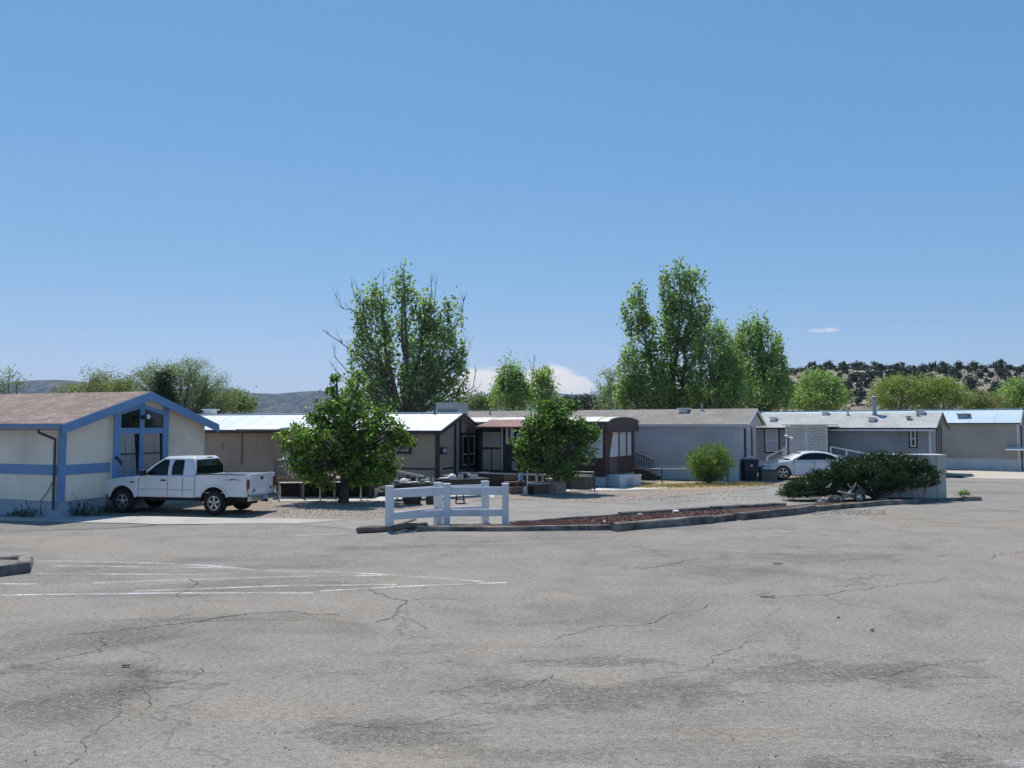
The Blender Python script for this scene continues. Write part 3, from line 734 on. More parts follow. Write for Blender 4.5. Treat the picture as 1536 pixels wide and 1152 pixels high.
MB().lathe([(.02,0),(.075,-.03),(.085,-.14),(.06,-.17)], axis='y', c=(fx+.06,-pr-.13,fz+.02), n=12).build('lamp_head', WHITE, fl, smooth=True)
MB().lathe([(.02,0),(.075,-.03),(.085,-.14),(.06,-.17)], axis='y', c=(fx-.1,-pr-.13,fz+.0), n=12).build('lamp_head', NAVY, fl, smooth=True)
GUT = M('gutter_blue_grey', (.16,.23,.34), (.20,.27,.38), scale=2, rough=.45)
zg = ze - A.oh*A.k
gut = MB().prism([(-A.oh-.15,zg+.01),(-A.oh-.034,zg+.01),(-A.oh-.034,zg-.10),(-A.oh-.12,zg-.10)], 'y', -A.og+.05, A.L).build('gutter', GUT, A.e)
MB().tube([(-A.oh-.09,.55,zg-.1),(-A.oh-.09,.55,zg-.2),(-.09,.2,zg-.42),(-.09,.2,zg-.55),(-.09,.2,.25)], .042, n=8).build('downspout', M('downspout_dark', (.045,.06,.09), rough=.45), gut)
MB().tube([(-.06,.28,A.zs+.62),(-.06,.45,A.zs+.35),(-.06,.75,A.zs+.02),(-.06,.78,.1)], .014, n=6).build('cable', DKMETAL, A.e)

# ------------------------------------------------------------------ tan house with white metal roof
B = House('mobile_home', 'tan mobile home with white ribbed metal roof and dark brown trim', 'house', G(657,731), R(66), 4.8, 24)
B.w = B.end(715,690)[0]
B.body(.42, B.long(600,644)[1], B.end(688,621)[1], TAN, M('brown_skirt', (.09,.075,.065), (.12,.1,.085), scale=2, rough=.8, lines=.2, lineax='xy'))
B.roof(METALW, .28, .30, .06, fascia=DKBROWN, fh=.17, rake=DKBROWN, rh=.17, ribs=1.22, ribmat=M('roof_seam_white', (.74,.76,.78), rough=.45))
z = B.long(620,703)[1]
B.strip_long('belt_board', DKBROWN, .14, 9.5, z-.04, z+.04, .025)
B.strip_long('corner_board', DKBROWN, .0, .15, .3, B.ze-.12, .03)
B.strip_end('corner_board', DKBROWN, -.03, .1, .3, B.ze-.1, .03)
for pa, pb in ((681,684),(688.5,691.5)):
    x0, x1 = B.end(pa,660)[0], B.end(pb,660)[0]; B.strip_end('batten', DKBROWN, x0, x1, .45, B.zr-abs(x1-B.w/2)*B.k-.08 if x1 < B.w/2 else B.zr-abs(x1-B.w/2)*B.k-.08, .03)
B.strip_end('corner_board', DKBROWN, B.w-.14, B.w+.03, .3, B.ze-.02, .03)
B.strip_end('belt_board', DKBROWN, B.end(664,700)[0], B.end(681,700)[0], z-.04, z+.04, .025)
y0, z0 = B.long(617,681); y1, z1 = B.long(590,646)
B.window('long', y1, y0, z0, z1, NAVY, GLASS, tw=.13, sash=GREYL, rails=(.5,), sw=.05)
x0, z0 = B.end(691,703); x1, z1 = B.end(713,649)
WTRIM = M('window_white', (.52,.60,.60), rough=.4)
B.window('end', x0, x1, z0, z1, NAVY, GLASSD, tw=.13, sash=WTRIM, mull=(.5,), rails=(.38,), sw=.07)
x0, z0 = B.end(660,681); x1, z1 = B.end(667,671)
lb = MB().box(x0,-.12,z0,x1,-.003,z1).build('meter_box', NAVY, B.e); MB().box(x0+.05,-.135,z0+.07,x1-.05,-.121,z1-.06).build('panel', GREYL, lb)
roof_vent(B, 652, 620, 'pipe', DKMETAL)
p = B.on_roof(470, 628)
# swamp cooler on the back slope
q = B.local(P(683, 612, B.world(B.w/2+.7, 1.5).y)); cx_, cy_ = B.w/2+.75, 1.55
COOL = M('cooler_grey_green', (.34,.37,.34), (.40,.43,.40), scale=2, rough=.6)
cy_ = B.local(P(683,612,B.world(cx_,1.5).y)).y
zc0 = B.roof_z(cx_+.5)-.1; zc1 = P(683,604,B.world(cx_,cy_).y).z
ac = MB().box(cx_-.55,cy_-.62,zc0,cx_+.55,cy_+.62,zc1-.05).box(cx_-.6,cy_-.67,zc1-.048,cx_+.6,cy_+.67,zc1).build('evaporative_cooler', COOL, B.rf)
m = MB()
for i in range(9): m.box(cx_-.562, cy_-.52, zc0+.25+i*.06, cx_-.552, cy_+.52, zc0+.28+i*.06)
m.build('louvre', M('cooler_louvre', (.24,.26,.24), rough=.6), ac)
# awning over the deck
ya0 = B.long(385,645)[0]; ya1 = B.long(445,645)[0]; za = B.long(400,642)[1]
aw = MB().prism([(-.02,za+.06),(-1.5,za-.10),(-1.5,za-.04),(-.02,za+.12)], 'y', ya1, ya0).build('awning', WHITE, B.e)
MB().tube([(-1.4,ya0-.35,.9),(-1.4,ya0-.35,za-.10)], .04, n=8).build('post', M('rust_brown_post', (.13,.07,.05), (.17,.10,.07), scale=4, rough=.7), aw)
yp = B.long(332,668)
MB().box(-.06, yp[0]-.14, yp[1]-.16, -.002, yp[0]+.14, yp[1]+.16).build('meter_box', TAN, B.e)
# white cap far behind the ridge
roof_vent(B, 316, 618.5, 'cap', WHITE, 1.5)

# ------------------------------------------------------------------ brown and white trailer with arched roof
C = House('mobile_home', 'old brown and white trailer home with cream arched roof', 'house', G(908,729.6), R(62), 4.1, 13.5)
C.w = C.end(952,690)[0]
zs, zb, zt_, ze = C.long(900,715)[1], C.long(900,687)[1], C.long(900,648)[1], C.long(890,632)[1]; ztop = C.end(932,625)[1]
def arch(w, z0, z1, n=10, ov=0): return [(-ov + (w+2*ov)*i/n, z0 + (z1-z0)*(1-(2*i/n-1)**2)**.6) for i in range(n+1)]
C.wall = MB().box(.0,0,zs,C.w,C.L,zt_+.01).build('wall', MAROON, C.e)
MB().box(.04,.04,-.05,C.w-.04,C.L-.04,zs-.002).build('skirting', SKIRTW, C.e)
hd = MB().prism([(-.14,zt_)] + [(x, z-.04) for x, z in arch(C.w, ze, ztop, 12, .14)] + [(C.w+.14,zt_)], 'y', -.18, C.L+.1).build('roof_header', M('header_brown', (.080,.048,.046), (.105,.066,.062), scale=1.2, rough=.6, lines=.2, lineax='xy', linew=.06, lined=.008), C.e)
ar = arch(C.w, ze, ztop, 12, .19)
C.rf = MB().prism(ar + [(x, z-.035) for x, z in reversed(ar)], 'y', -.24, C.L+.15).build('roof', METALWC, C.e, smooth=30)
for i in range(7):
    y = .3 + i*2.0; m = MB()
    for (xa, za_), (xb, zb_) in zip(ar, ar[1:]): m.bar((xa,y,za_+.006),(xb,y,zb_+.006), .05, .02)
    m.build('roof_seam', M('seam_brown', (.30,.22,.16), rough=.7), C.rf)
C.strip_long('upper_panel', OFFW, .12, C.long(789,690)[0], zb, zt_-.02, .03)
C.strip_end('corner_board', MAROON, -.02, .04, zs, zt_, .02)
# end: slanted white panel, window, dark battens
px_ = lambda p: C.end(p, 668)[0]
C_end = MB().prism([(px_(914),zb+.02),(px_(923.5),zb+.02),(px_(923.5),zt_-.02),(px_(919),zt_-.02)], 'y', -.03, -.002).prism([(px_(923.5),zb+.02),(px_(946),zb+.02),(px_(946),zt_-.02),(px_(923.5),zt_-.02)], 'y', -.031, -.002).build('upper_panel', OFFW, C.e)
for p_ in (926.5, 938): C.strip_end('batten', DKBROWN, px_(p_), px_(p_+1.8), zb+.02, zt_-.02, .045)
C.window('end', px_(929), px_(937.5), C.end(933,682)[1], zt_-.06, OFFW, GLASS, tw=.06, sash=GREYL, sw=.03, mull=(.55,))
C.strip_end('lower_panel', M('tan_brown_panel', (.16,.105,.085), (.19,.13,.105), scale=1, rough=.6), px_(914), px_(925), zs+.05, zb-.05, .02)
MB().box(C.w+.02,.3,zs+.3,C.w+.05,1.2,zt_).build('side_panel', DKBROWN, C.e)
# enclosed porch at the far end
ya, yb = C.long(719,690,-1.1)[0], C.long(788,690,-1.1)[0]
po = MB().box(-1.1, yb, .5, -.03, ya, zt_-.25).build('porch', DKBROWN, C.e)
def lp(px, py): return C.long(px, py, -1.1)
PAN = M('greige_panel', (.33,.30,.265), (.37,.335,.30), scale=.8, rough=.7, dirt=((.24,.22,.19),.7,.5))
for (a_, b_, c_, d_) in ((724.5,751,648,671),(724.5,736.5,674,705),(738.5,751,674,705)):
    y0, z1 = lp(a_,c_); y1, z0 = lp(b_,d_); MB().box(-1.125, y1, z0, -1.102, y0, z1).build('wall_panel', PAN, po)
y0, z1 = lp(752.5,641); y1, z0 = lp(754.5,705); MB().box(-1.14,y1,z0,-1.102,y0,z1).build('door_post', GREYL, po)
y0, z1 = lp(759,640); y1, z0 = lp(771,666); C_w = MB().box(-1.13,y1,z0,-1.102,y0,z1).build('window', OFFW, po)
y0, z1 = lp(763,642); y1, z0 = lp(766,664); MB().box(-1.145,y1,z0,-1.131,y0,z1).build('pane', GLASSD, C_w)
y0, z1 = lp(775,650); y1, z0 = lp(779,672); MB().box(-1.13,y1,z0,-1.102,y0,z1).build('wall_panel', OFFW, po)
y0, z1 = lp(768,692); y1, z0 = lp(776,706); MB().box(-1.13,y1,z0,-1.102,y0,z1).build('wall_panel', PAN, po)
yr = C.long(703,636)[0]
MB().prism([(-.06,C.long(740,631)[1]),(-1.75,lp(740,640)[1]-.05),(-1.75,lp(740,640)[1]+.01),(-.06,C.long(740,631)[1]+.06)], 'y', yb-.3, C.long(714,636,-1.75)[0]).build('awning', MAROONR, C.e)
m = MB()
for yy in (ya+.3, yb): m.box(-1.7, yy-.05, .0, -1.6, yy+.05, lp(740,640)[1]-.05)
m.each('awning_post', DKBROWN, C.e)
# deck in front of the porch
MB().box(-2.4, yb-3.6, .0, -1.12, ya+.6, .62).build('deck', DKWOOD, C.e)
m = MB(); zk = C.long(740,710,-2.4)[1]
m.bar((-2.4,yb-4.0,zk),(-2.4,ya+.8,zk), .06, .06)
m.build('handrail', GREYL, C.e)
m = MB()
for i in range(7): m.box(-2.43, yb-3.9+i*1.25, 0, -2.37, yb-3.84+i*1.25, zk-.03)
m.each('rail_post', DKWOOD, C.e)
# white step box beside the trailer
pa, pb = G(929,731), G(962,729); sb = thing('step_box', 'low white metal step box against the end of the brown trailer', 'step', pa, math.atan2(pb.y-pa.y, pb.x-pa.x))
Ls = (pb-pa).length; MB().box(0,0,0,Ls,.9,.50).build('body', SKIRTW, sb); MB().box(-.02,-.02,.502,Ls+.02,.92,.54).build('lid', WHITE, sb)
m = MB()
for i in range(9): m.box(.45+i*.05,-.012,.08,.475+i*.05,-.001,.42)
m.build('grille', GREYL, sb)

# ------------------------------------------------------------------ grey lap-sided home (centre)
D = House('mobile_home', 'long blue-grey lap-sided mobile home with grey-brown roof behind the round shrub', 'house', G(1108,722), R(62), 4.6, 24)
D.w = D.end(1134,690)[0]
D.body(D.long(1070,697)[1], D.long(1000,637)[1], D.end(1124,615)[1], GREYS, SKIRTW)
D.roof(SHINGLE_GR, .15, .55, .07, fascia=GREYL, fh=.16, rake=GREYL, rh=.16)
D.strip_long('frieze_board', GREYL, .15, D.L, D.ze-.36, D.ze-.09, .02)
D.strip_long('corner_board', GREYL, 0, .3, D.zs, D.ze-.1, .03)
D.strip_end('end_panel', M('light_grey_siding', (.40,.40,.43), (.44,.44,.47), scale=1, rough=.6), -.03, D.w, D.zs, D.ze-.05, .02)
pe = lambda p: D.end(p, 665)[0]
wz0, wz1 = D.end(1121,685)[1], D.end(1121,642)[1]
for a_, b_ in ((1115.5,1118),(1125,1127.5)): D.strip_end('shutter', NAVY, pe(a_), pe(b_), wz0, wz1, .06)
D.window('end', pe(1118), pe(1125), wz0-.03, wz1, WHITE, GLASSD, tw=.06, sash=GREYL, rails=(.35,), sw=.04)
# little gable over the end window
g0, g1 = pe(1108), pe(1134); gm = (g0+g1)/2; gz = D.ze+.02
MB().prism([(g0+.1,gz-.1),(g1-.1,gz-.1),(gm,gz+.55)], 'y', -.30, -.003).build('gable_face', GREYL, D.e)
m = MB()
m.prism([(g0-.1,gz-.14),(g0+.06,gz-.14),(gm,gz+.55),(gm,gz+.68)], 'y', -.42, -.05); m.prism([(g1+.1,gz-.14),(g1-.06,gz-.14),(gm+.001,gz+.55),(gm+.001,gz+.68)], 'y', -.421, -.05)
m.build('gable_roof', WHITE, D.e)
roof_vent(D, 1026, 617, 'cap', WHITE, 1.3); roof_vent(D, 1053, 616, 'pipe', METALD)
roof_vent(D, 735, 621, 'pipe', METALD)

# ------------------------------------------------------------------ slate grey home with lattice porch
E = House('mobile_home', 'slate grey mobile home with pale roof, many roof vents and white lattice porch', 'house', tuple(P(1397,690,44.0))[:2], R(53), 4.3, 16)
E.w = E.end(1413,660)[0]
E.body(E.long(1145,692)[1], E.long(1300,640)[1], E.end(1409,620)[1], GREYD, M('pale_green_grey_skirt', (.33,.36,.35), (.38,.41,.40), scale=1, rough=.7, lines=.3, lineax='xy'))
E.roof(SHINGLE_LG, .30, .35, .06, fascia=NAVY, fh=.10, rake=NAVY, rh=.18)
zg = E.ze-E.oh*E.k
MB().box(-E.oh-.12,-.3,zg-.13,-E.oh-.032,E.long(1240,640)[0],zg-.04).build('gutter', WHITE, E.e)
for i, (a_, b_) in enumerate(((1404,1405.5),(1407.5,1409),(1411,1412.5))):
    E.strip_end('corner_trim', NAVY, E.end(a_,660)[0], E.end(b_,660)[0], E.zs, E.ze, .02)
E.strip_long('corner_board', WHITE, .0, .09, E.zs, E.ze-.1, .03)
E.strip_long('base_trim', GREYL, .1, E.L, E.zs-.05, E.zs+.04, .02)
y0, z0 = E.long(1376.5,672); y1, z1 = E.long(1363,641)
E.window('long', y0, y1, z0, z1, NAVY, GLASSD, tw=.07, sash=WHITE, rails=(.45,), sw=.07)
y0, z0 = E.long(1170,680); y1, z1 = E.long(1146,641)
E.window('long', y0, y1, z0, z1, NAVY, BLIND, tw=.09, sash=WTRIM, rails=(.5,), sw=.05)
for (a_, b_, k_) in ((1160,630,'cap'),(1238,620.5,'cap'),(1272,623,'pipe'),(1312,622,'flue'),(1308,630.5,'cap'),(1363,629,'cap2'),(1376,624,'pipe'),(1381,620,'cap')):
    roof_vent(E, a_, b_, 'cap' if k_ == 'cap2' else k_, METALD if k_ != 'cap' else WHITE, .6 if k_ == 'cap2' else 1.0)
# porch
D_ = -1.9
ya, yb = E.long(1179,660,D_)[0], E.long(1241,660,D_)[0]; zt2 = E.long(1210,637,D_)[1]; zf = E.zs - .1
po = MB().box(D_+.05,yb+.02,0.02,-.05,ya-.02,zf-.012).build('porch_floor', GREYL, E.e)
m = MB()
for yy in (ya-.07, (ya+yb)/2-.04, yb): m.box(D_-.03, yy, 0, D_+.07, yy+.09, zt2-.06)
for zz in (zt2-.16, zf-.0): m.box(D_-.025, yb+.09, zz, D_+.065, ya-.07, zz+.08)
m.build('porch_frame', WHITE, E.e)
def lattice(y0, y1, z0, z1, x, step=.19, wd=.066):
    m = MB()
    for s_ in (1,-1):
        xx = x + (.008 if s_ > 0 else -.008); H_ = z1-z0; n = int((y1-y0+H_)/step)
        for i in range(-1, n+1):
            # line y = yq + s*(z-z0)
            yq = (y0-H_ if s_ > 0 else y0) + i*step
            a_, b_ = z0, z1
            if s_ > 0: lo, hi = max(a_, z0+(y0-yq)), min(b_, z0+(y1-yq))
            else: lo, hi = max(a_, z0+(yq-y1)), min(b_, z0+(yq-y0))
            if hi-lo < .03: continue
            m.bar((xx, yq+s_*(lo-z0), lo), (xx, yq+s_*(hi-z0), hi), wd, .012, up=(1,0,0))
    return m
ym = (ya+yb)/2
for a_, b_ in ((yb+.09, ym-.04), (ym+.05, ya-.07)):
    lattice(a_, b_, zf+.08, zt2-.16, D_+.02).build('lattice_panel', WHITE, E.e)
MB().box(D_-.25,yb-.2,zt2-.045,-.1,ya+.15,zt2+.02).build('porch_roof', WHITE, E.e)
MB().prism([(D_+.1,zf),(-.1,zf),(-.1,zt2-.1),(D_+.1,zt2-.1)], 'y', ya-.05, ya-.01).build('porch_side', DKWOOD, E.e); MB().box(D_+.5,yb+.1,zf,D_+.54,ya-.1,zt2-.05).build('porch_shade', M('porch_shade_dark', (.03,.032,.04), rough=.8), E.e)  # last box: dark sheet painting the shaded porch interior behind the lattice
# hand rails
m = MB(); a0 = E.local(G(1150,707)); 
def rail(p0, p1, n, zg0, zg1):
    m = MB(); p0 = Vector(p0); p1 = Vector(p1)
    m.bar(p0, p1, .07, .07); m.bar(p0-Vector((0,0,.42)), p1-Vector((0,0,.42)), .05, .05)
    for i in range(n+1):
        q = p0.lerp(p1, i/n); m.box(q.x-.04, q.y-.04, zg0+(zg1-zg0)*i/n, q.x+.04, q.y+.04, q.z-.02)
    return m
yl, zl_ = E.long(1151,685,D_); yl2, zl2 = E.long(1177,673,D_)
rail((D_, yl, zl_), (D_, yl2, zl2), 1, 0, 0).build('handrail', WHITE, E.e)
yl, zl_ = E.long(1246,670,D_); yl2, zl2 = E.long(1345,690,D_)
rail((D_, yl, zl_), (D_, yl2, zl2), 4, 0, 0).build('handrail', WHITE, E.e)
MB().prism([(yl2,.1),(yl,zf-.1),(yl,zf-.02),(yl2,.16)], 'x', D_+.08, -.4).build('ramp', GREYWOOD, E.e)
MB().box(D_-.06, E.long(1180,680,D_)[0], zf+.0, D_-.035, E.long(1174,680,D_)[0]-.02, zf+1.1).build('porch_board', OFFW, E.e)

# ------------------------------------------------------------------ beige home far right
F = House('mobile_home', 'plain beige mobile home with pale blue metal roof and white skirting', 'house', G(1531,707), R(53), 4.3, 17)
F.body(F.long(1480,688)[1], F.long(1480,634)[1], F.long(1480,634)[1]+.83, BEIGE, SKIRTW)
F.roof(METALB, .18, .08, .06, fascia=NAVY, fh=.07, rake=WHITE, rh=.1, ribs=1.4)
F.strip_long('corner_board', OFFW, 0, .13, .1, F.ze-.1, .03)
roof_vent(F, 1445, 624.5, 'cap', METALD, 1.6)
yq, zq = F.long(1531,675)
MB().prism([(-.03,zq+.12),(-.75,zq-.02),(-.75,zq+.04),(-.03,zq+.18)], 'y', -.9, .7).build('awning', WHITE, F.e)
MB().tube([(-.06,-.1,.1),(-.06,-.1,F.ze-.2)], .04, n=8).build('downspout', NAVY, F.e)
# ------------------------------------------------------------------ vehicles
CARW = M('white_car_paint', (.68,.69,.71), (.62,.63,.65), scale=1.2, rough=.28, spec=.5, coat=.6, dirt=((.46,.43,.40), 1.4, .35))
TYRE = M('tyre_rubber', (.012,.012,.013), (.028,.027,.026), scale=8, rough=.85)
RIM = M('alloy_rim', (.42,.43,.44), rough=.3, metal=.8)
RIMD = M('dark_hub', (.03,.03,.032), rough=.6)
CHROME = M('chrome_bumper', (.55,.56,.58), (.42,.42,.43), scale=4, rough=.22, metal=.9)
BLK = M('black_plastic', (.018,.018,.02), rough=.55)
TINT = M('tinted_glass', (.008,.010,.013), rough=.05, spec=.28)
REDL = M('tail_light_red', (.16,.012,.012), rough=.2, spec=.6, coat=.6)
LENS = M('clear_lens', (.45,.46,.48), rough=.12, spec=.6, coat=.8)
AMBER = M('amber_lens', (.45,.20,.03), rough=.2)
PLATE = M('blue_plate', (.16,.28,.46), (.26,.36,.5), scale=30, rough=.45)
def wheel(par, x, y, r, wd, side, spokes=5, rimr=.62):
    c = (x, y, r)
    prof = [(r*rimr,-wd/2),(r*.93,-wd/2),(r,-wd*.36),(r,wd*.36),(r*.93,wd/2),(r*rimr,wd/2)]
    m = MB(); n = 28; vs = []; fs = []
    for rr, h in prof:
        for k in range(n): a = 2*math.pi*k/n; vs.append((x+rr*math.cos(a), y+h, r+rr*math.sin(a)))
    L = len(prof)
    for i in range(L):
        i2 = (i+1) % L
        for k in range(n): k2 = (k+1) % n; fs.append((i*n+k, i*n+k2, i2*n+k2, i2*n+k))
    m.add(vs, fs); w_ = m.build('wheel', TYRE, par, smooth=40)
    m = MB(); o = side*wd*.42; ri = r*rimr
    # barrel ring
    vs = []; fs = []
    ring = [(ri*.99, o), (ri*.86, o), (ri*.84, o-side*.05), (ri*.99, o-side*.05)]
    for rr, h in ring:
        for k in range(n): a = 2*math.pi*k/n; vs.append((x+rr*math.cos(a), y+h, r+rr*math.sin(a)))
    for i in range(4):
        for k in range(n): k2 = (k+1) % n; i2 = (i+1) % 4; fs.append((i*n+k, i*n+k2, i2*n+k2, i2*n+k))
    m.add(vs, fs)
    for k in range(spokes):
        a = 2*math.pi*k/spokes + .3; ca, sa = math.cos(a), math.sin(a)
        m.bar((x+ca*ri*.2, y+o-side*.02, r+sa*ri*.2), (x+ca*ri*.88, y+o-side*.03, r+sa*ri*.88), ri*.30, .03, up=(0,1,0))
    m.lathe([(ri*.30, o-side*.04),(ri*.28, o+side*.005),(ri*.16, o+side*.025),(.01, o+side*.027)], axis='y', c=(x,y,r), n=16)
    m.build('rim', RIM, w_, smooth=35)
    MB().lathe([(ri*.98, o-side*.10),(ri*.97, o-side*.11)], axis='y', c=(x,y,r), n=20).build('brake_disc', RIMD, w_)
    return w_
def arc(cx, cz, r, a0, a1, n=10): return [(cx+r*math.cos(R(a0+(a1-a0)*i/n)), cz+r*math.sin(R(a0+(a1-a0)*i/n))) for i in range(n+1)]

def pickup():
    pf, pr_ = G(186,769), G(323,772.5); d = (pf-pr_).normalized(); k = (pf-pr_).length/3.52
    yaw = math.atan2(d.y, d.x); lf = Vector((-d.y, d.x, 0))
    c = (pf+pr_)/2 - lf*(.83*k)
    t = thing('pickup_truck', 'white extended-cab pickup truck parked nose-in beside the cream and blue house', 'pickup truck', (c.x,c.y,.012), yaw)
    t.scale = (k,k,k*1.02)
    fa, ra = 1.76, -1.76; hw = .965
    # cab and nose in one body
    prof = [(2.60,.60),(2.70,.66),(2.72,.98),(2.66,1.06),(2.45,1.12),(2.0,1.18),(1.35,1.24),(1.12,1.27),(-1.02,1.27),(-1.02,.55)] + \
           [(1.20,.55)] + arc(fa,.42,.53,166,14,12) + [(2.32,.60)]
    m = MB().prism(prof, 'y', -hw, hw)
    for i, v in enumerate(m.v):      # plan taper of the nose, tumblehome
        x, y, z = v; f = 1 - .10*max(0,(x-1.6)/1.1)**2 - .05*max(0, z-1.0)
        m.v[i] = (x, y*f, z)
    body = m.build('body', CARW, t, smooth=30, bevel=.045, seg=3)
    # greenhouse
    g = MB(); b0 = [(1.12,.90),(-1.02,.92)]; zb_, zt_ = 1.25, 1.88
    ring0 = [(1.16,-.88),(1.16,.88),(-1.0,.91),(-1.0,-.91)]
    ringm = [(.72,-.82),(.72,.82),(-.99,.85),(-.99,-.85)]
    ring1 = [(.30,-.70),(.30,.70),(-.86,.72),(-.86,-.72)]
    g.add([(x,y,1.24) for x,y in ring0] + [(x,y,1.58) for x,y in ringm] + [(x,y,1.865) for x,y in ring1] + [(x*.9-.02,y*.86,1.905) for x,y in ring1],
          [(3,2,1,0)] + [(i+4*j,(i+1)%4+4*j,(i+1)%4+4*j+4,i+4*j+4) for j in range(3) for i in range(4)] + [(12,13,14,15)])
    cab = g.build('cab', CARW, t, smooth=40, bevel=.05, seg=3)
    def onside(x, z, s, o=.012):
        # outward point of the cab side at height z
        y0, ym, y1 = .88+.03*(1.16-x)/2.16, .82+.03*(.72-x)/1.71, .70+.02*(.30-x)/1.16
        y = y0+(ym-y0)*(z-1.24)/.34 if z < 1.58 else ym+(y1-ym)*(z-1.58)/.285
        return (x, s*(y+o), z)
    def pane(pts, s, name='side_window'):
        m = MB()
        for pl in pts:
            a = [onside(x,z,s,.012) for x,z in pl]; b = [onside(x,z,s,-.02) for x,z in pl]; n = len(a)
            m.add(a+b, [tuple(range(n)), tuple(range(2*n-1,n-1,-1))] + [(i,(i+1)%n,n+(i+1)%n,n+i) for i in range(n)])
        m.build(name, TINT, cab)
    for s in (1,-1):
        pane([[(.93,1.285),(.05,1.285),(.05,1.58),(.60,1.58)], [(.60,1.58),(.05,1.58),(.07,1.80),(.30,1.80)]], s)
        pane([[(-.10,1.30),(-.54,1.30),(-.55,1.58),(-.10,1.58)], [(-.10,1.58),(-.55,1.58),(-.50,1.80),(-.14,1.80)]], s, 'quarter_window')
    def quad(pts, name, mat, par, th=.02, ax=None):
        p = [Vector(q) for q in pts]; n = (p[1]-p[0]).cross(p[2]-p[0]).normalized()*th
        m = len(p); MB().add([q for q in p] + [q-n for q in p], [tuple(range(m)), tuple(range(2*m-1,m-1,-1))] + [(i,(i+1)%m,m+(i+1)%m,m+i) for i in range(m)]).build(name, mat, par)
    def screen(rows, dx, name):
        vs = []
        for o in (dx, -dx*.8):
            for x, y, z in rows: vs += [(x+o, y, z), (x+o, -y, z)]
        k = 2*len(rows); fs = []
        for i in range(len(rows)-1):
            a = 2*i; fs += [(a,a+1,a+3,a+2), (k+a+2,k+a+3,k+a+1,k+a), (a,a+2,k+a+2,k+a), (a+3,a+1,k+a+1,k+a+3)]
        fs += [(1,0,k,k+1), (k-2,k-1,2*k-1,2*k-2)]
        MB().add(vs, fs).build(name, TINT, cab)
    screen([(-.998,.80,1.30),(-.99,.775,1.58),(-.888,.655,1.805)], -.022, 'rear_window')
    screen([(1.096,.80,1.29),(.72,.74,1.58),(.372,.62,1.815)], .03, 'windscreen')
    MB().box(-1.03,-.10,1.845,-.93,.10,1.885).build('brake_light', REDL, cab)
    # bed
    bz = 1.31
    prof = [(-1.05,.57),(-1.05,bz),(-2.96,bz+.01),(-2.985,.62),(-2.95,.60)] + arc(ra,.42,.54,160,20,12) + [(-1.15,.57)]
    m = MB()
    for s in (1,-1): m.prism(prof, 'y', s*.86, s*.965)
    m.box(-1.10,-.86,.62,-1.05,.86,bz-.01); m.box(-2.93,-.86,.70,-1.10,.86,.74)
    bed = m.build('cargo_bed', CARW, t, smooth=30, bevel=.02, seg=2)
    m = MB()
    for s in (1,-1): m.box(-2.93, s*.845, bz+.012, -1.06, s*.955, bz+.035)
    m.each('bed_rail', BLK, bed)
    tg = MB().box(-2.99,-.775,.64,-2.935,.775,bz+.035).build('tailgate', CARW, t, bevel=.018)
    MB().box(-3.005,-.085,1.14,-2.991,.085,1.235).build('handle', BLK, tg)
    MB().lathe([(.055,-3.003),(.05,-2.993)], axis='x', c=(0,-.60,.82), n=14).build('emblem', M('emblem_dark_blue', (.015,.02,.05), rough=.3), tg)
    mm = MB().box(-3.003,.40,.76,-2.992,.62,.785).box(-3.003,.49,.79,-2.992,.53,.86); mm.build('badge', BLK, tg)
    for s in (1,-1):
        m = MB().prism([(s*.80,.76),(s*.955,.76),(s*.955,1.10),(s*.93,1.17),(s*.82,1.19)], 'x', -3.01, -2.93)
        tl = m.build('tail_light', REDL, t, bevel=.01); MB().box(-3.016, s*.82, .79, -3.0105, s*.94, .85).build('reverse_lens', LENS, tl)
    # bumpers
    bp = MB().prism([(-2.99,.44),(-3.12,.46),(-3.14,.62),(-3.0,.645)], 'y', -.93, .93).build('rear_bumper', CHROME, t, bevel=.02)
    MB().box(-3.15,-.17,.475,-3.136,.17,.61).build('number_plate', PLATE, bp)
    MB().bar((-2.8,-.25,.42),(-3.08,-.25,.40), .08).bar((-3.05,0,.45),(-3.18,0,.45), .06).build('tow_hitch', BLK, bp)
    fb = MB().prism([(2.62,.42),(2.80,.44),(2.84,.66),(2.70,.68)], 'y', -.92, .92); 
    fb.build('front_bumper', M('grey_bumper', (.07,.07,.075), rough=.5), t, bevel=.03)
    gr = MB().box(2.70,-.55,.72,2.735,.55,1.0).build('grille', BLK, t)
    for s in (1,-1):
        h = MB().prism([(2.60,s*.60),(2.725,s*.58),(2.63,s*.86),(2.48,s*.885)], 'z', .74, .98).build('headlight', LENS, t)
        MB().prism([(2.58,s*.78),(2.66,s*.78),(2.60,s*.875),(2.50,s*.893)], 'z', .69, .735).build('turn_signal', AMBER, h)
        # mirror
        mr = MB().box(.78, s*1.0, 1.27, .92, s*1.22, 1.47).bar((.86,s*.88,1.30),(.86,s*1.02,1.34), .05).build('mirror', BLK, t, bevel=.03)
        # wheel-arch lips and mouldings
        for ax_, rr in ((fa,.53),(ra,.54)):
            m = MB(); q = arc(ax_, .42, rr, 168, 12, 14) if ax_ > 0 else arc(ax_, .42, rr, 162, 18, 14)
            yy = .955 if ax_ > 0 else .968
            m.tube([(x, s*yy*(1-.10*max(0,(x-1.6)/1.1)**2), z) for x, z in q], .038, n=8); m.build('arch_lip', CARW, t, smooth=True)
        m = MB().box(-.99, s*.966, .80, 1.16, s*.974, .83); m.build('side_moulding', M('moulding_grey', (.45,.46,.48), rough=.4), body)
        m = MB()
        for xx in (1.12, .0, -.58): m.box(xx-.006, s*.9655, .60, xx+.006, s*.9685, 1.20)
        m.build('door_seam', RIMD, body)
        MB().box(.08, s*.958, 1.10, .26, s*.985, 1.14).build('door_handle', BLK, body)
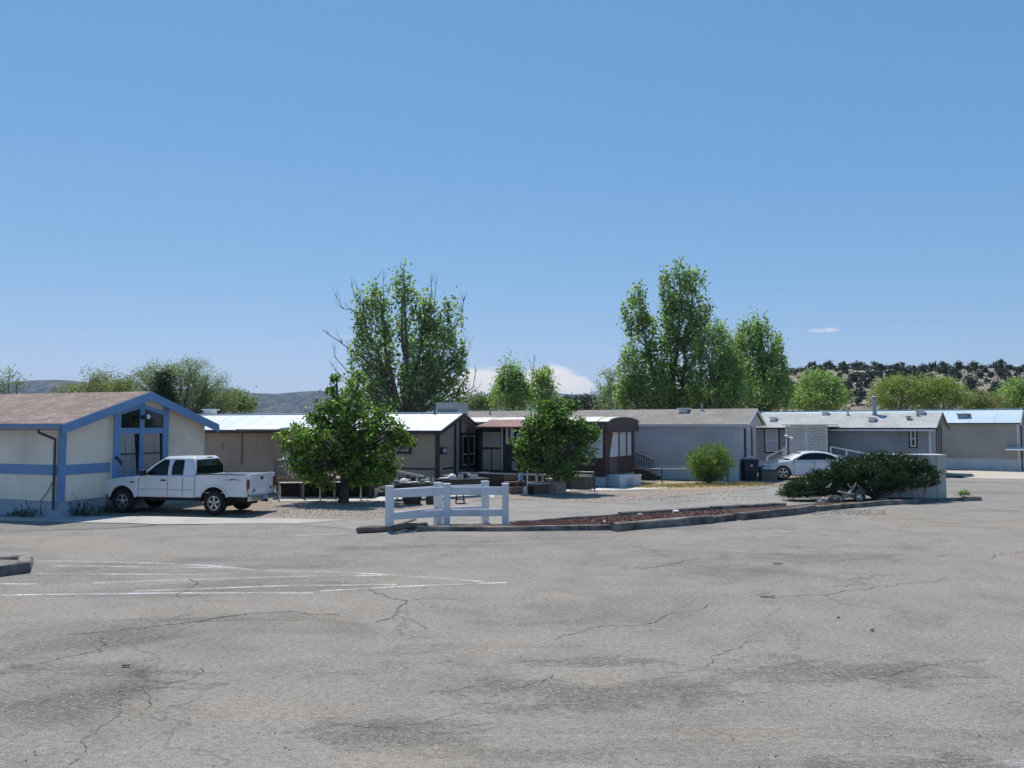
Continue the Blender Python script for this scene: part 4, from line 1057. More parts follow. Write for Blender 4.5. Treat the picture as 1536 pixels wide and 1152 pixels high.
        MB().box(1.30, s*.950, 1.02, 1.45, s*.966, 1.06).build('badge', BLK, body)
    # bed-side decal (a dark squiggle of lettering)
    m = MB(); xx = -2.20
    for i, (dx, z0, z1) in enumerate(((.07,0,.03),(.08,.005,.035),(.05,-.01,.04),(.06,.0,.06),(.05,.02,.05),(.06,.0,.06),(.05,.01,.05),(.08,.01,.035),(.07,.005,.03))):
        m.prism([(xx,1.145+z0),(xx-dx*.9,1.145+z0+.008),(xx-dx*.9+.015,1.145+z1),(xx+.015,1.145+z1-.008)], 'y', .9655, .968); xx -= dx
    m.build('decal', M('decal_grey', (.10,.11,.13), rough=.5), bed)
    # underbody
    m = MB().box(-2.7,-.62,.42,2.4,.62,.58).box(-2.5,-.80,.56,-1.1,.80,.70).box(1.0,-.80,.45,2.4,.80,.9); m.build('chassis', BLK, t)
    MB().bar((ra,-.75,.38),(ra,.75,.38), .12).lathe([(.05,-.2),(.17,-.12),(.17,.12),(.05,.2)], axis='y', c=(ra,0,.37), n=14).build('axle', BLK, t)
    MB().lathe([(.33,-.12),(.37,-.06),(.37,.06),(.33,.12)], axis='z', c=(-2.45,0,.44), n=20).build('spare_wheel', TYRE, t)
    for x in (fa, ra):
        for s in (1,-1):
            m = MB(); q = arc(x, .42, .515, 180, 0, 14); y0, y1 = s*.66, s*(.90 if x > 0 else .93); n = len(q)
            m.add([(a,y0,z) for a,z in q] + [(a,y1,z) for a,z in q], [(i,i+1,n+i+1,n+i) for i in range(n-1)]); m.add([(a,y0,z) for a,z in q] + [(x+.515,y0,.45),(x-.515,y0,.45)], [tuple(range(n+2))])
            m.build('wheel_well', RIMD, t, recalc=False)
            wheel(t, x, s*.83, .39, .27, s)
pickup()

def sedan():
    pc = G(1176.5,719.5); yaw = R(180-3)
    d = Vector((math.cos(yaw), math.sin(yaw), 0)); lf = Vector((-d.y, d.x, 0))
    fa, ra = 1.38, -1.38; c = pc - d*fa - lf*.76
    t = thing('sedan', 'white sedan with dark windows parked half behind the dark juniper bush', 'car', (c.x,c.y,.02), yaw)
    t.scale = (1.06,1.0,1.05)
    hw = .89
    prof = [(2.28,.26),(2.34,.34),(2.36,.50),(2.31,.62),(2.20,.71),(1.95,.80),(1.5,.88),(1.02,.94),(-1.55,.99),(-2.10,.97),(-2.22,.90),(-2.28,.62),(-2.27,.36),(-2.18,.26)] + \
           [(-1.80,.24)] + arc(ra,.33,.37,14,166,12)[0:] + [(-.95,.20),(.95,.20)] + arc(fa,.33,.37,166,14,12) + [(1.80,.23)]
    # order: rear arch must run from rear to front
    i0 = prof.index((-1.80,.24)); prof[i0+1:i0+14] = list(reversed(arc(ra,.33,.37,14,166,12)))
    prof[i0+1:i0+14] = arc(ra,.33,.37,166,14,12)
    m = MB().prism(prof, 'y', -hw, hw)
    for i, (x, y, z) in enumerate(m.v):
        f = 1 - .20*max(0,(abs(x)-1.55)/.8)**2 - .08*max(0, z-.70)/.3 - .06*max(0,.45-z)/.25
        m.v[i] = (x, y*f, z)
    body = m.build('body', CARW, t, smooth=35, bevel=.05, seg=3)
    # greenhouse as lofted arches
    st = [(1.08,.92,.80),(.70,1.16,.72),(.30,1.345,.64),(-.10,1.41,.61),(-.55,1.405,.60),(-.95,1.34,.60),(-1.30,1.22,.64),(-1.62,1.06,.72),(-1.72,.99,.76)]
    g = MB(); vs = []; fs = []
    for x, zt_, wt_ in st:
        zb_ = .93; wb = .80 if abs(x) < 1.5 else .77
        vs += [(x,-wb,zb_),(x,-(wt_+.03) if zt_ > 1.1 else -wb*.98,zt_-.07 if zt_ > 1.1 else zt_),(x,-wt_+.10,zt_),(x,wt_-.10,zt_),(x,(wt_+.03) if zt_ > 1.1 else wb*.98,zt_-.07 if zt_ > 1.1 else zt_),(x,wb,zb_)]
    for i in range(len(st)-1):
        for k in range(5): fs.append((i*6+k, i*6+k+1, i*6+7+k, i*6+6+k))
    g.add(vs, fs); cab = g.build('cabin', CARW, t, smooth=50)
    for s in (1,-1):
        pts = [(.78,.985),(.62,1.08),(.34,1.245),(.05,1.315),(-.30,1.335),(-.75,1.31),(-1.05,1.225),(-1.28,1.09),(-1.34,1.0)]
        a = []; b = []
        for x, z in pts:
            wt_ = np.interp(-x, [-q[0] for q in st], [q[2] for q in st]); zt_ = np.interp(-x, [-q[0] for q in st], [q[1] for q in st])
            f = (z-.93)/max(.05, zt_-.07-.93); y = .80 + (wt_+.03-.80)*min(1.05,f); a.append((x, s*(y+.016), z)); b.append((x, s*(y-.03), z))
        n = len(a); MB().add(a+b, [tuple(range(n)), tuple(range(2*n-1,n-1,-1))] + [(i,(i+1)%n,n+(i+1)%n,n+i) for i in range(n)]).build('side_window', TINT, cab)
        MB().box(-.22, s*.70, .98, -.14, s*.80, 1.30).build('door_pillar', BLK, cab) if False else None
        MB().box(.72, s*.86, .98, .86, s*1.0, 1.09).bar((.8,s*.80,.96),(.8,s*.88,1.02), .05).build('mirror', CARW, t, bevel=.03)
        h = MB().prism([(2.24,s*.48),(2.34,s*.46),(2.19,s*.74),(1.98,s*.815),(1.95,s*.79)], 'z', .60, .72).build('headlight', LENS, t)
        MB().prism([(-2.27,s*.45),(-2.30,s*.45),(-2.20,s*.72),(-2.02,s*.80),(-2.02,s*.77)], 'z', .70, .86).build('tail_light', REDL, t)
        m = MB()
        for xx in (.85,-.18,-1.12): m.box(xx-.005, s*.86, .30, xx+.005, s*.8915, .93)
        m.box(-1.2, s*.86, .87, .9, s*.8735, .878)
        m.build('door_seam', RIMD, body)
        MB().box(-.05, s*.86, .80, -.22, s*.90, .83).build('door_handle', CARW, body)
    gz = [(x, zt_+.008) for x, zt_, wt_ in st]
    MB().add([(1.04,-.66,.955),(1.04,.66,.955),(.35,.50,1.33),(.35,-.50,1.33)], [(0,1,2,3)]).add([(1.04,-.66,.945),(1.04,.66,.945),(.35,.50,1.32),(.35,-.50,1.32)], [(3,2,1,0)]).build('windscreen', TINT, cab, recalc=False)
    MB().add([(-1.02,-.50,1.335),(-1.02,.50,1.335),(-1.62,.62,1.075),(-1.62,-.62,1.075)], [(0,1,2,3)]).add([(-1.02,-.50,1.325),(-1.02,.50,1.325),(-1.62,.62,1.065),(-1.62,-.62,1.065)], [(3,2,1,0)]).build('rear_window', TINT, cab, recalc=False)
    MB().box(2.30,-.40,.42,2.375,.40,.60).build('grille', BLK, t); MB().prism([(2.27,.52),(2.33,.52),(2.22,.74),(2.18,.74)], 'z', .34, .46).build('fog_light', BLK, t)
    MB().box(-2.0,-.70,.18,2.0,.70,.50).build('chassis', BLK, t)
    for x in (fa, ra):
        for s in (1,-1): wheel(t, x, s*.77, .335, .22, s, 5, .76)
sedan()

# ------------------------------------------------------------------ white rail fence on the island
VINYL = M('white_vinyl', (.68,.69,.73), (.61,.62,.66), scale=1.5, rough=.4, dirt=((.36,.33,.29), 3.0, .6))
c0 = G(584,796.5); fen = thing('rail_fence', 'white two-rail vinyl fence wedge on the parking island kerb', 'fence', c0)
def rel(p): return Vector(p) - c0
pA, pB, pC = rel(G(584,796.5)), rel(G(670,790.5)), rel(G(758,790))
pD, pE = rel(G(657,787.5)), rel(G(727.5,784))
def fpost(p, h, rz, name='post'):
    m = MB(); s = .095; cs, sn = math.cos(rz), math.sin(rz)
    def rb(hs, z0, z1):
        vs = [(p.x+cs*i-sn*j, p.y+sn*i+cs*j, z) for z in (z0,z1) for i,j in ((-hs,-hs),(hs,-hs),(hs,hs),(-hs,hs))]
        m.add(vs, [(3,2,1,0),(4,5,6,7),(0,1,5,4),(1,2,6,5),(2,3,7,6),(3,0,4,7)])
    rb(s, -.05, h); o = m.build(name, VINYL, fen, bevel=.006)
    m = MB(); rb(s+.01, h+.001, h+.03); m.build('post_cap', VINYL, o, bevel=.008)
rz1 = math.atan2((pB-pA).y, (pB-pA).x); rz2 = math.atan2((pC-pB).y, (pC-pB).x); rz3 = math.atan2((pD-pA).y,(pD-pA).x); rz4 = math.atan2((pE-pD).y,(pE-pD).x)
HP = 1.23
for p, rz in ((pA,rz1),(pB,rz2),(pC,rz2),(pD,rz3),(pE,rz4)): fpost(p, HP-.03 if p is not pA else HP-.03, rz)
def frail(a, b):
    d = (b-a).normalized(); a2 = a + d*.09; b2 = b - d*.09
    for zt_, hr in ((1.13, .235), (.50, .20)):
        m = MB(); m.bar(a2+Vector((0,0,zt_-hr/2)), b2+Vector((0,0,zt_-hr/2)), .055, hr); m.build('rail', VINYL, fen, bevel=.008)
frail(pA, pB); frail(pB, pC); frail(pA + Vector((.02,.05,0)), pD); frail(pD, pE)
# broken timber and a loose board at the island's tip
LOG = M('old_timber', (.10,.075,.06), (.20,.16,.13), scale=6, rough=.9, bump=.02, bscale=14, stretch=(.3,1,1))
p = G(536,800); q = G(640,793.5); lg = thing('timber', 'rotten landscape timber lying at the left tip of the island', 'timber', p, math.atan2(q.y-p.y, q.x-p.x))
L_ = (q-p).length; m = MB(); n = 9
m.tube([(L_*i/n, .03*math.sin(i*2.1), .075+.012*math.sin(i*1.3)+.03*i/n) for i in range(n+1)], [.085+.012*math.sin(i*3.1) for i in range(n+1)], n=8); m.build('log', LOG, lg, smooth=50)
m = MB().tube([(.12,.25,.08),(.5,.22,.10),(.9,.16,.09)], [.075,.07,.05], n=7); m.build('broken_end', LOG, lg, smooth=50)
p = G(575,796.5); q = G(622,789); bd = thing('board', 'thin weathered board leaning on the end post of the white fence', 'board', p, math.atan2(q.y-p.y, q.x-p.x))
MB().bar((0,0,.03),((q-p).length,0,.19), .14, .035).build('plank', LOG, bd)

# ------------------------------------------------------------------ utility enclosure behind the juniper
KI = M('enclosure_cream', (.50,.49,.44), (.56,.55,.50), scale=.8, rough=.65, dirt=((.33,.31,.27), .9, .4))
p0, p1 = G(1326,748), G(1420,749); ky = math.atan2((p1-p0).y, (p1-p0).x)
kb = thing('utility_enclosure', 'tall cream panelled utility enclosure standing behind the dark juniper bush', 'cabinet', p0, ky)
Lk = (p1-p0).length; hk = P(1410,682,p1.y).z
b_ = MB().box(0,0,0,Lk,.8,hk-.06).build('body', KI, kb)
m = MB(); n = 5
for i in range(1,n): x = Lk*i/n + .12; m.box(x-.012,-.006,.03,x+.012,.0-.001,hk-.08)
m.build('panel_seam', M('seam_grey', (.22,.22,.2), rough=.7), b_)
MB().box(-.04,-.05,hk-.058,Lk+.04,.85,hk).build('lid', M('enclosure_lid', (.58,.58,.55), rough=.6), kb)
MB().box(Lk-.30,-.02,.5,Lk-.27,-.003,.62).build('latch', METALD, b_)

# ------------------------------------------------------------------ bins, posts, rails
p = G(1125,721); bn = thing('wheelie_bin', 'dark blue wheeled rubbish bin at the corner of the grey home', 'bin', p, R(-4))
BINM = M('navy_plastic', (.016,.024,.045), (.02,.03,.055), scale=3, rough=.45)
m = MB().add([(-.30,-.32,.08),(.30,-.32,.08),(.30,.32,.02),(-.30,.32,.02),(-.37,-.40,1.02),(.37,-.40,1.02),(.37,.38,1.02),(-.37,.38,1.02)], [(3,2,1,0),(4,5,6,7),(0,1,5,4),(1,2,6,5),(2,3,7,6),(3,0,4,7)])
m.build('body', BINM, bn, bevel=.03); MB().prism([(-.44,1.025),(.42,1.025),(.42,1.07),(.1,1.13),(-.40,1.09)], 'x', -.40, .40).build('lid', BINM, bn, bevel=.015)
MB().lathe([(.07,-.415),(.07,-.405)], axis='y', c=(0,0,.80), n=12).build('emblem', GREYL, bn)
for s in (1,-1): MB().lathe([(.12,-.03),(.12,.03)], axis='x', c=(s*.30,.36,.12), n=14).build('wheel', TYRE, bn)
MB().bar((-.34,.44,1.0),(.34,.44,1.0), .03).build('handle', BINM, bn)
# board leaning behind the bin, low box to its right
p = G(1143,721); bx_ = thing('storage_box', 'low brown storage box between the dark bin and the white car', 'box', p, R(4)); 
MB().box(0,0,0,.85,.5,.50).build('body', M('box_brown', (.13,.115,.10), (.17,.15,.13), scale=3, rough=.8), bx_); MB().box(-.03,-.03,.502,.88,.53,.55).build('lid', BLK, bx_)
# twin-head yard lamp
p = G(1183.5,716); lp_ = thing('yard_lamp', 'slim dark lamp post with two pale lamp heads before the lattice porch', 'lamp post', p)
ht = P(1183.5,657,p.y).z
MB().tube([(0,0,0),(0,0,.9),(0,0,ht)], [.06,.05,.045], n=8).build('post', DKMETAL, lp_)
m = MB().tube([(-.18,0,ht-.02),(0,0,ht+.03),(.16,0,ht-.15)], .02, n=6); m.build('arm', METALD, lp_)
for x, z in ((-.10,ht+.10),(.17,ht-.02)): MB().lathe([(.03,-.09),(.10,-.05),(.12,.03),(.06,.09)], c=(x,0,z), n=12).build('lamp_head', OFFW, lp_, smooth=True)

PIPE = M('galvanised_pipe', (.30,.31,.31), (.42,.43,.43), scale=6, rough=.5, metal=.4)
def pipe_fence(name, label, pts, h, mat=PIPE, postmat=None, r=.025, mesh=False, group=None):
    o = pts[0]; t = thing(name, label, 'fence', o, 0, group); q = [Vector(p)-o for p in pts]
    for p in q: MB().tube([p, p+Vector((0,0,h+.04))], r*1.25, n=8).build('post', postmat or mat, t)
    for a, b in zip(q, q[1:]): MB().tube([a+Vector((0,0,h)), b+Vector((0,0,h))], r, n=8).build('rail', mat, t)
    if mesh:
        m = MB()
        for a, b in zip(q, q[1:]):
            L = (b-a).length; d = (b-a).normalized(); n = int((L+h)/.14)
            for s in (1,-1):
                for i in range(n):
                    y0 = (-h if s > 0 else 0) + i*.14
                    lo, hi = max(0, -y0 if s > 0 else y0-L), min(h, L-y0 if s > 0 else y0)
                    if hi-lo > .05: m.bar(a+d*(y0+s*lo)+Vector((0,0,lo)), a+d*(y0+s*hi)+Vector((0,0,hi)), .006)
        m.build('wire_mesh', METALD, t)
    return t
h1 = P(480,724,G(480,751).y).z
pipe_fence('pipe_fence', 'low dark pipe rail fence along the deck of the tan home', [G(418,751.5), G(480,750.5), G(541,750)], h1, mesh=False)
h2 = P(855,707,G(856,735).y).z
pipe_fence('pipe_fence', 'short chain-link fence section with leaning post before the brown trailer', [G(857,736), G(892,737)], h2, mesh=True, postmat=DKMETAL)
h3 = P(1000,703.5,G(993,724.5).y).z
pipe_fence('pipe_fence', 'thin pipe rail fence behind the round green shrub', [G(948,723.5), G(993,724.5), G(1092,725)], h3, postmat=DKMETAL)

# dark stair with railing beside the grey home
p0 = D.world(-.12, D.long(992,700)[0]); st_ = thing('entry_stairs', 'dark brown wooden stairs with slanted railing beside the grey lap-sided home', 'stairs', p0, D.th+R(90))
# local x runs along the wall to the left (away), y towards the yard is -?  (x = b, y = -a)
Lr = D.long(949,700)[0]-D.long(992,700)[0]; ztop = P(950,672,D.world(-1.2,D.long(950,700)[0]).y).z; zlow = P(992,690,D.world(-1.2,D.long(992,700)[0]).y).z
m = MB(); n = 5
for i in range(n): m.box(Lr*i/n, .0, 0, Lr*(i+1)/n, 1.15, (i+1)*(ztop-.95)/n)
m.build('tread', DKWOOD, st_)
MB().box(Lr+.002, 0, 0, Lr+1.6, 1.15, ztop-.95).build('landing', DKWOOD, st_)
m = MB().bar((0,1.2,zlow),(Lr,1.2,ztop), .07, .09); m.bar((Lr,1.2,ztop),(Lr+1.6,1.2,ztop), .07, .09); m.bar((.05,1.195,zlow-.62),(Lr,1.195,ztop-.72), .05, .06); m.build('handrail', M('rail_brown', (.16,.12,.10), (.24,.19,.16), scale=4, rough=.7), st_)
m = MB()
for i in range(13): f = i/12; m.box(Lr*f-.02, 1.17, max(0,zlow-.66+(ztop-zlow)*f*.9), Lr*f+.02, 1.21, zlow+(ztop-zlow)*f-.05)
for i in range(9): x = Lr+.1+i*.18; m.box(x-.02,1.17,ztop-.9,x+.02,1.21,ztop-.05)
m.build('baluster', DKWOOD, st_)
MB().prism([(0,0),(Lr,0),(Lr,ztop-.75),(0,zlow-.72)], 'y', 1.12, 1.165).build('side_panel', DKWOOD, st_)

# ------------------------------------------------------------------ deck and yard of the tan home
DK = GREYWOOD
pdk = G(412,747); dkt = thing('deck', 'raised weathered wooden deck with picket railing before the tan home', 'deck', pdk, R(-3))
zd = P(445,717,pdk.y).z; zr_ = P(445,690,pdk.y).z; wd_ = (G(560,747)-pdk).length
MB().box(0,0,zd-.16,wd_,3.4,zd).build('floor', DK, dkt)
m = MB()
for i in range(5): x = .1 + (wd_-.2)*i/4; m.box(x-.06,.02,0,x+.06,.14,zd-.165)
m.each('leg', DKWOOD, dkt)
MB().box(.05,.5,0,wd_-.05,.55,zd-.17).build('underdeck_shade', M('painted_shadow', (.035,.03,.028), rough=.9), dkt)  # near-black sheet added to stand in for the shade below the deck
m = MB().box(0,-.05,zr_-.09,wd_*.62,.0,zr_).box(0,-.05,zd+.02,wd_*.62,.0,zd+.11); m.build('rail', DK, dkt)
m = MB(); n = 17
for i in range(n):
    x = .06 + (wd_*.6)*i/(n-1)
    pts = [(x + .045*math.sin(k*1.9), zd-.10+(zr_-zd+.05)*k/6) for k in range(7)]
    for (xa,za_),(xb,zb_) in zip(pts, pts[1:]): m.bar((xa,-.065,za_-.004),(xb,-.065,zb_+.004), .075, .025, up=(0,1,0))
m.build('picket', DK, dkt)
m = MB()
for x in (.0, wd_*.3, wd_*.62): m.box(x-.05,-.12,0,x+.05,-.081,zr_+.05)
m.box(wd_*.28,-.04,zr_+.001,wd_*.30,.0,zr_+.75)
m.each('post', DK, dkt)
# ramp with handrail to the right
pr0 = G(556,745); rt = thing('ramp', 'grey wooden ramp with a pale slanted handrail before the tan home', 'ramp', pr0, R(-2)); lr = (G(636,745)-pr0).length
za_, zb_ = P(569,701,pr0.y).z, P(635,714,pr0.y).z
xr0 = (G(569,745)-pr0).length
MB().bar((xr0,0,za_-.02),(lr,0,zb_-.02), .07, .09).build('handrail', M('pale_rail', (.50,.48,.43), (.58,.56,.50), scale=4, rough=.6), rt)
z0_, z1_ = P(545,727,pr0.y).z, P(600,741,pr0.y).z
MB().prism([(-.4,z0_-.15),(lr,.02),(lr,.12),(-.4,z0_)], 'y', .05, 1.2).build('ramp_floor', DKWOOD, rt)
m = MB()
for f in (.0,.36,.7,1.0): x = xr0*.0 + lr*f*.98+.02; zz = za_ + (zb_-za_)*max(0,(x-xr0)/(lr-xr0)); m.box(x-.05,-.04,0,x+.05,.045,zz-.07)
m.each('post', M('dark_grey_wood', (.09,.078,.07), (.14,.12,.105), scale=5, rough=.85), rt)
MB().bar((0,.0,P(556,730,pr0.y).z),(lr*.55,0,P(600,737,pr0.y).z), .05, .10).build('stringer', DK, rt)
# patio chair on the deck
pc_ = dkt.matrix_basis @ Vector((.15,.7,0)); pc_ = Vector((pdk.x + .18, pdk.y + .75, 0))
zc = zd; ch = thing('patio_chair', 'white-armed grey sling patio chair on the wooden deck', 'chair', (pc_.x+.05,pc_.y,zc+.002), R(160))
WTUBE = M('white_tube', (.70,.70,.68), rough=.4); SLING = M('grey_sling', (.26,.28,.31), (.30,.32,.35), scale=20, rough=.8)
MB().prism([(-.30,.42),(.28,.40),(.28,.44),(-.30,.46)], 'x', -.26, .26).build('seat', SLING, ch)
MB().prism([(-.30,.46),(-.34,.46),(-.48,1.10),(-.44,1.10)], 'x', -.26, .26).build('backrest', SLING, ch)
for s in (1,-1):
    MB().tube([(s*.30,.30,0),(s*.30,.27,.40),(s*.31,.30,.62),(s*.31,.10,.66),(s*.31,-.15,.68),(s*.30,-.34,.82),(s*.28,-.46,1.12)], .028, n=8).build('arm', WTUBE, ch, smooth=True)
    MB().tube([(s*.30,-.38,0),(s*.29,-.30,.42),(s*.28,-.46,1.12)], .024, n=8).build('leg', WTUBE, ch, smooth=True)
# white planter tub
def pot(name, label, cat, p, prof, mat, n=16, group=None, rz=0):
    o = MB().lathe(prof, n=n).build(name, mat, None, smooth=40); o.location = p; return tag(o, label, cat, group)
pt = thing('planter_tub', 'white plastic planter tub on the concrete strip by the ramp', 'planter', tuple(G(558,745)))
MB().add([(-.20,-.15,0),(.20,-.15,0),(.20,.15,0),(-.20,.15,0),(-.27,-.2,.30),(.27,-.2,.30),(.27,.2,.30),(-.27,.2,.30)], [(3,2,1,0),(0,1,5,4),(1,2,6,5),(2,3,7,6),(3,0,4,7),(4,5,6,7)]).build('tub', OFFW, pt)
MB().box(-.31,-.24,.302,.31,.24,.36).build('rim', OFFW, pt); MB().lathe([(.06,.36),(.05,.44),(.01,.46)], n=10).build('soil_heap', DKBROWN, pt)

# two tables of wares
def table(label, pa, pb, h, depth, cloth):
    o = Vector((pa.x, pa.y, 0)); t = thing('folding_table', label, 'table', o, math.atan2(pb.y-pa.y, pb.x-pa.x)); L = (pb-pa).length
    MB().box(0,0,h-.05,L,depth,h).build('tabletop', cloth, t, bevel=.01)
    MB().box(.03,.02,h-.22,L-.03,depth-.02,h-.052).build('apron', DKWOOD, t)
    for x in (.12, L-.12):
        for y in (.08, depth-.08): MB().tube([(x,y,0),(x,y,h-.05)], .03, n=6).build('leg', DKMETAL, t)
    return t, L
CLOTH = M('dark_table_top', (.035,.033,.034), (.07,.065,.065), scale=3, rough=.8)
ta0, ta1 = G(592,752), G(668,749); hA = P(600,727,ta0.y).z
tA, LA = table('dark table crowded with pots and bric-a-brac left of the white fence gap', ta0, ta1, hA, .9, CLOTH)
tb0, tb1 = G(664,748.5), G(735,745); hB = P(700,720,tb0.y).z
tB, LB = table('dark table with boxes and dishes in front of the tan home window', tb0, tb1, hB, .9, CLOTH)
WARES = [('bowl','white enamel bowl upside down near the left end of the table', [(.20,0),(.19,.08),(.13,.17),(.05,.21),(.01,.215)], OFFW),
         ('jar','squat grey jar beside the upside-down bowl', [(.08,0),(.11,.06),(.11,.14),(.06,.18),(.07,.21)], METALD),
         ('dish','pale flat dish on the dark table', [(.10,0),(.20,.05),(.21,.06),(.02,.04)], OFFW),
         ('flowerpot','small dark flowerpot on the table', [(.08,0),(.11,.18),(.12,.18),(.12,.21),(.02,.2)], DKBROWN),
         ('bottle','short pale bottle on the table', [(.05,0),(.055,.14),(.02,.2),(.02,.25)], LENS),
         ('tin','round grey tin on the table', [(.10,0),(.10,.12),(.105,.12),(.105,.15),(.01,.15)], METALD)]
items = [(0,.45,.35,'white upturned bowl at the left end of the wares table'),(1,.15,.3,'grey squat jar at the left edge of the wares table'),(3,.28,.55,'dark flowerpot behind the upturned bowl'),(2,.85,.35,'pale flat dish right of the upturned bowl'),
         (5,.68,.6,'round grey tin behind the pale dish'),(4,1.02,.5,'short glass bottle beside the pale dish'),(2,1.30,.3,'second pale dish near the middle of the wares'),(1,1.48,.55,'grey squat jar in the middle of the wares'),(2,.45,.15,'pale dish at the front edge below the upturned bowl'),(5,1.18,.25,'grey tin in front of the second pale dish'),(4,1.62,.35,'short glass bottle at the right end of the first table')]
def wares(tbl, L, h, lst, org, rz):
    for k, fx, fy, lab in lst:
        nm, _, prof, mt = WARES[k]; x = fx; y = fy
        p = Vector((org.x + math.cos(rz)*x - math.sin(rz)*y, org.y + math.sin(rz)*x + math.cos(rz)*y, h+.001))
        pot(nm, lab, nm, p, prof, mt)
wares(tA, LA, hA, items, ta0, tA.rotation_euler.z)
items2 = [(2,.2,.3,'pale dish at the left end of the second table'),(0,.55,.35,'white upturned bowl in the middle of the second table'),(4,.85,.3,'short glass bottle right of the second upturned bowl'),(4,1.0,.35,'short glass bottle beside the dark flowerpot on the second table'),(3,1.15,.45,'dark flowerpot on the second table'),(5,.38,.6,'grey tin at the back of the second table')]
wares(tB, LB, hB, items2, tb0, tB.rotation_euler.z)
def on_table(tbl, org, h, x, y): rz = tbl.rotation_euler.z; return Vector((org.x + math.cos(rz)*x - math.sin(rz)*y, org.y + math.sin(rz)*x + math.cos(rz)*y, h+.001))
for (x, y, sx_, sy_, sz_, mt, lab) in ((1.48,.4,.34,.28,.14,OFFW,'open white tray at the right end of the second table'),(1.32,.7,.30,.25,.20,GREYL,'grey carton at the back right of the second table'),(.72,.68,.4,.22,.14,DKWOOD,'dark flat box at the back of the second table')):
    if x > LB-.1: x = LB-.2
    b = thing('tray' if mt is OFFW else 'carton', lab, 'box', on_table(tB, tb0, hB, x, y), tB.rotation_euler.z + .2)
    m = MB(); m.box(-sx_/2,-sy_/2,0,sx_/2,sy_/2,.02); m.box(-sx_/2,-sy_/2,.02,-sx_/2+.02,sy_/2,sz_); m.box(sx_/2-.02,-sy_/2,.02,sx_/2,sy_/2,sz_); m.box(-sx_/2+.02,-sy_/2,.02,sx_/2-.02,-sy_/2+.02,sz_); m.box(-sx_/2+.02,sy_/2-.02,.02,sx_/2-.02,sy_/2,sz_)
    m.build('box_wall', mt, b)
# barrel-like dark tub under the table, small stool
pot('barrel', 'dark wooden half barrel under the left wares table', 'barrel', G(618,756), [(.30,0),(.36,.2),(.36,.32),(.33,.44),(.30,.45),(.30,.38),(.02,.38)], DKBROWN, 18)
p = G(650,756); b = thing('crate', 'dark brown crate beside the half barrel under the table', 'crate', p, .1); m = MB()
for i in range(3): m.box(-.25,-.2,.02+i*.13,.25,-.18,.13+i*.13); m.box(-.25,.18,.02+i*.13,.25,.2,.13+i*.13); m.box(-.27,-.2,.02+i*.13,-.251,.2,.13+i*.13); m.box(.251,-.2,.02+i*.13,.27,.2,.13+i*.13)
m.box(-.25,-.179,0.01,.25,.179,.03); m.build('slat', DKWOOD, b)
p = G(690,755); b = thing('stool', 'small black wire stool seen between the white fence rails', 'stool', p, .3)
MB().lathe([(.2,.40),(.21,.43),(.2,.45)], n=18).build('seat', BLK, b)
for i in range(4): a = i*math.pi/2+.5; MB().tube([(math.cos(a)*.15,math.sin(a)*.15,.40),(math.cos(a)*.22,math.sin(a)*.22,0)], .018, n=6).build('leg', BLK, b)
MB().lathe([(.19,.14),(.195,.15),(.19,.16),(.17,.15)], n=18).build('ring', BLK, b)
# planters, frames and jug in front of the trailer's tree
BRICKW = M('planter_wood', (.15,.095,.075), (.22,.15,.12), scale=4, rough=.8, stretch=(1,1,5)); 
def boxplanter(label, pa, pb, h, dp, mat, rimmat=None, name='planter_box'):
    o = Vector((pa.x,pa.y,0)); t = thing(name, label, 'planter', o, math.atan2(pb.y-pa.y, pb.x-pa.x)); L = (pb-pa).length; m = MB()
    for i in range(3): z0 = h*i/3+.005; z1 = h*(i+1)/3-.005; m.box(0,0,z0,L,.04,z1); m.box(0,dp-.04,z0,L,dp,z1); m.box(0,.041,z0,.04,dp-.041,z1); m.box(L-.04,.041,z0,L,dp-.041,z1)
    m.build('side_board', mat, t)
    MB().box(.041,.041,0,L-.041,dp-.041,h-.08).build('soil', DKBROWN, t)
    if rimmat: m = MB(); m.box(-.03,-.03,h+.001,L+.03,.06,h+.05); m.box(-.03,dp-.06,h+.001,L+.03,dp+.03,h+.05); m.box(-.03,.061,h+.001,.06,dp-.061,h+.05); m.box(L-.06,.061,h+.001,L+.03,dp-.061,h+.05); m.build('rim', rimmat, t)
    return t, L
boxplanter('dark plank planter box nearest the white fence end post', G(766,742), G(785,741.5), .30, .45, BRICKW)
boxplanter('long brown planter box with white rim under the right yard tree', G(800,741), G(833,740), .40, .7, BRICKW, OFFW)
boxplanter('patterned pink-brown planter box at the right end of the planter row', G(834,741.5), G(849,740.5), .52, .6, M('pink_stone', (.30,.21,.18), (.45,.35,.31), scale=9, rough=.85))
p = G(757,738); b = thing('bench', 'brown wooden bench with plank back beside the blue jug', 'bench', p, .05); Lb = (G(779,737.5)-p).length
MB().box(0,0,.38,Lb,.4,.43).build('seat', BRICKW, b); MB().box(0,.41,.50,Lb,.45,.74).build('backrest', BRICKW, b)
for x in (.05, Lb-.1):
    for y in (.03,.40): MB().box(x,y,0,x+.06,y+.05,.378 if y < .3 else .50).build('leg', BRICKW, b)
hj = P(781,710,G(781,740).y).z; zj = P(781,723,G(781,740).y).z
cr = thing('barrel_stand', 'small wooden stand carrying the blue jug', 'stand', tuple(G(781,738.5))); MB().box(-.18,-.18,zj-.06,.18,.18,zj).build('top', BRICKW, cr)
for x in (-.15,.15):
    for y in (-.15,.15): MB().box(x-.025,y-.025,0,x+.025,y+.025,zj-.061).build('leg', BRICKW, cr)
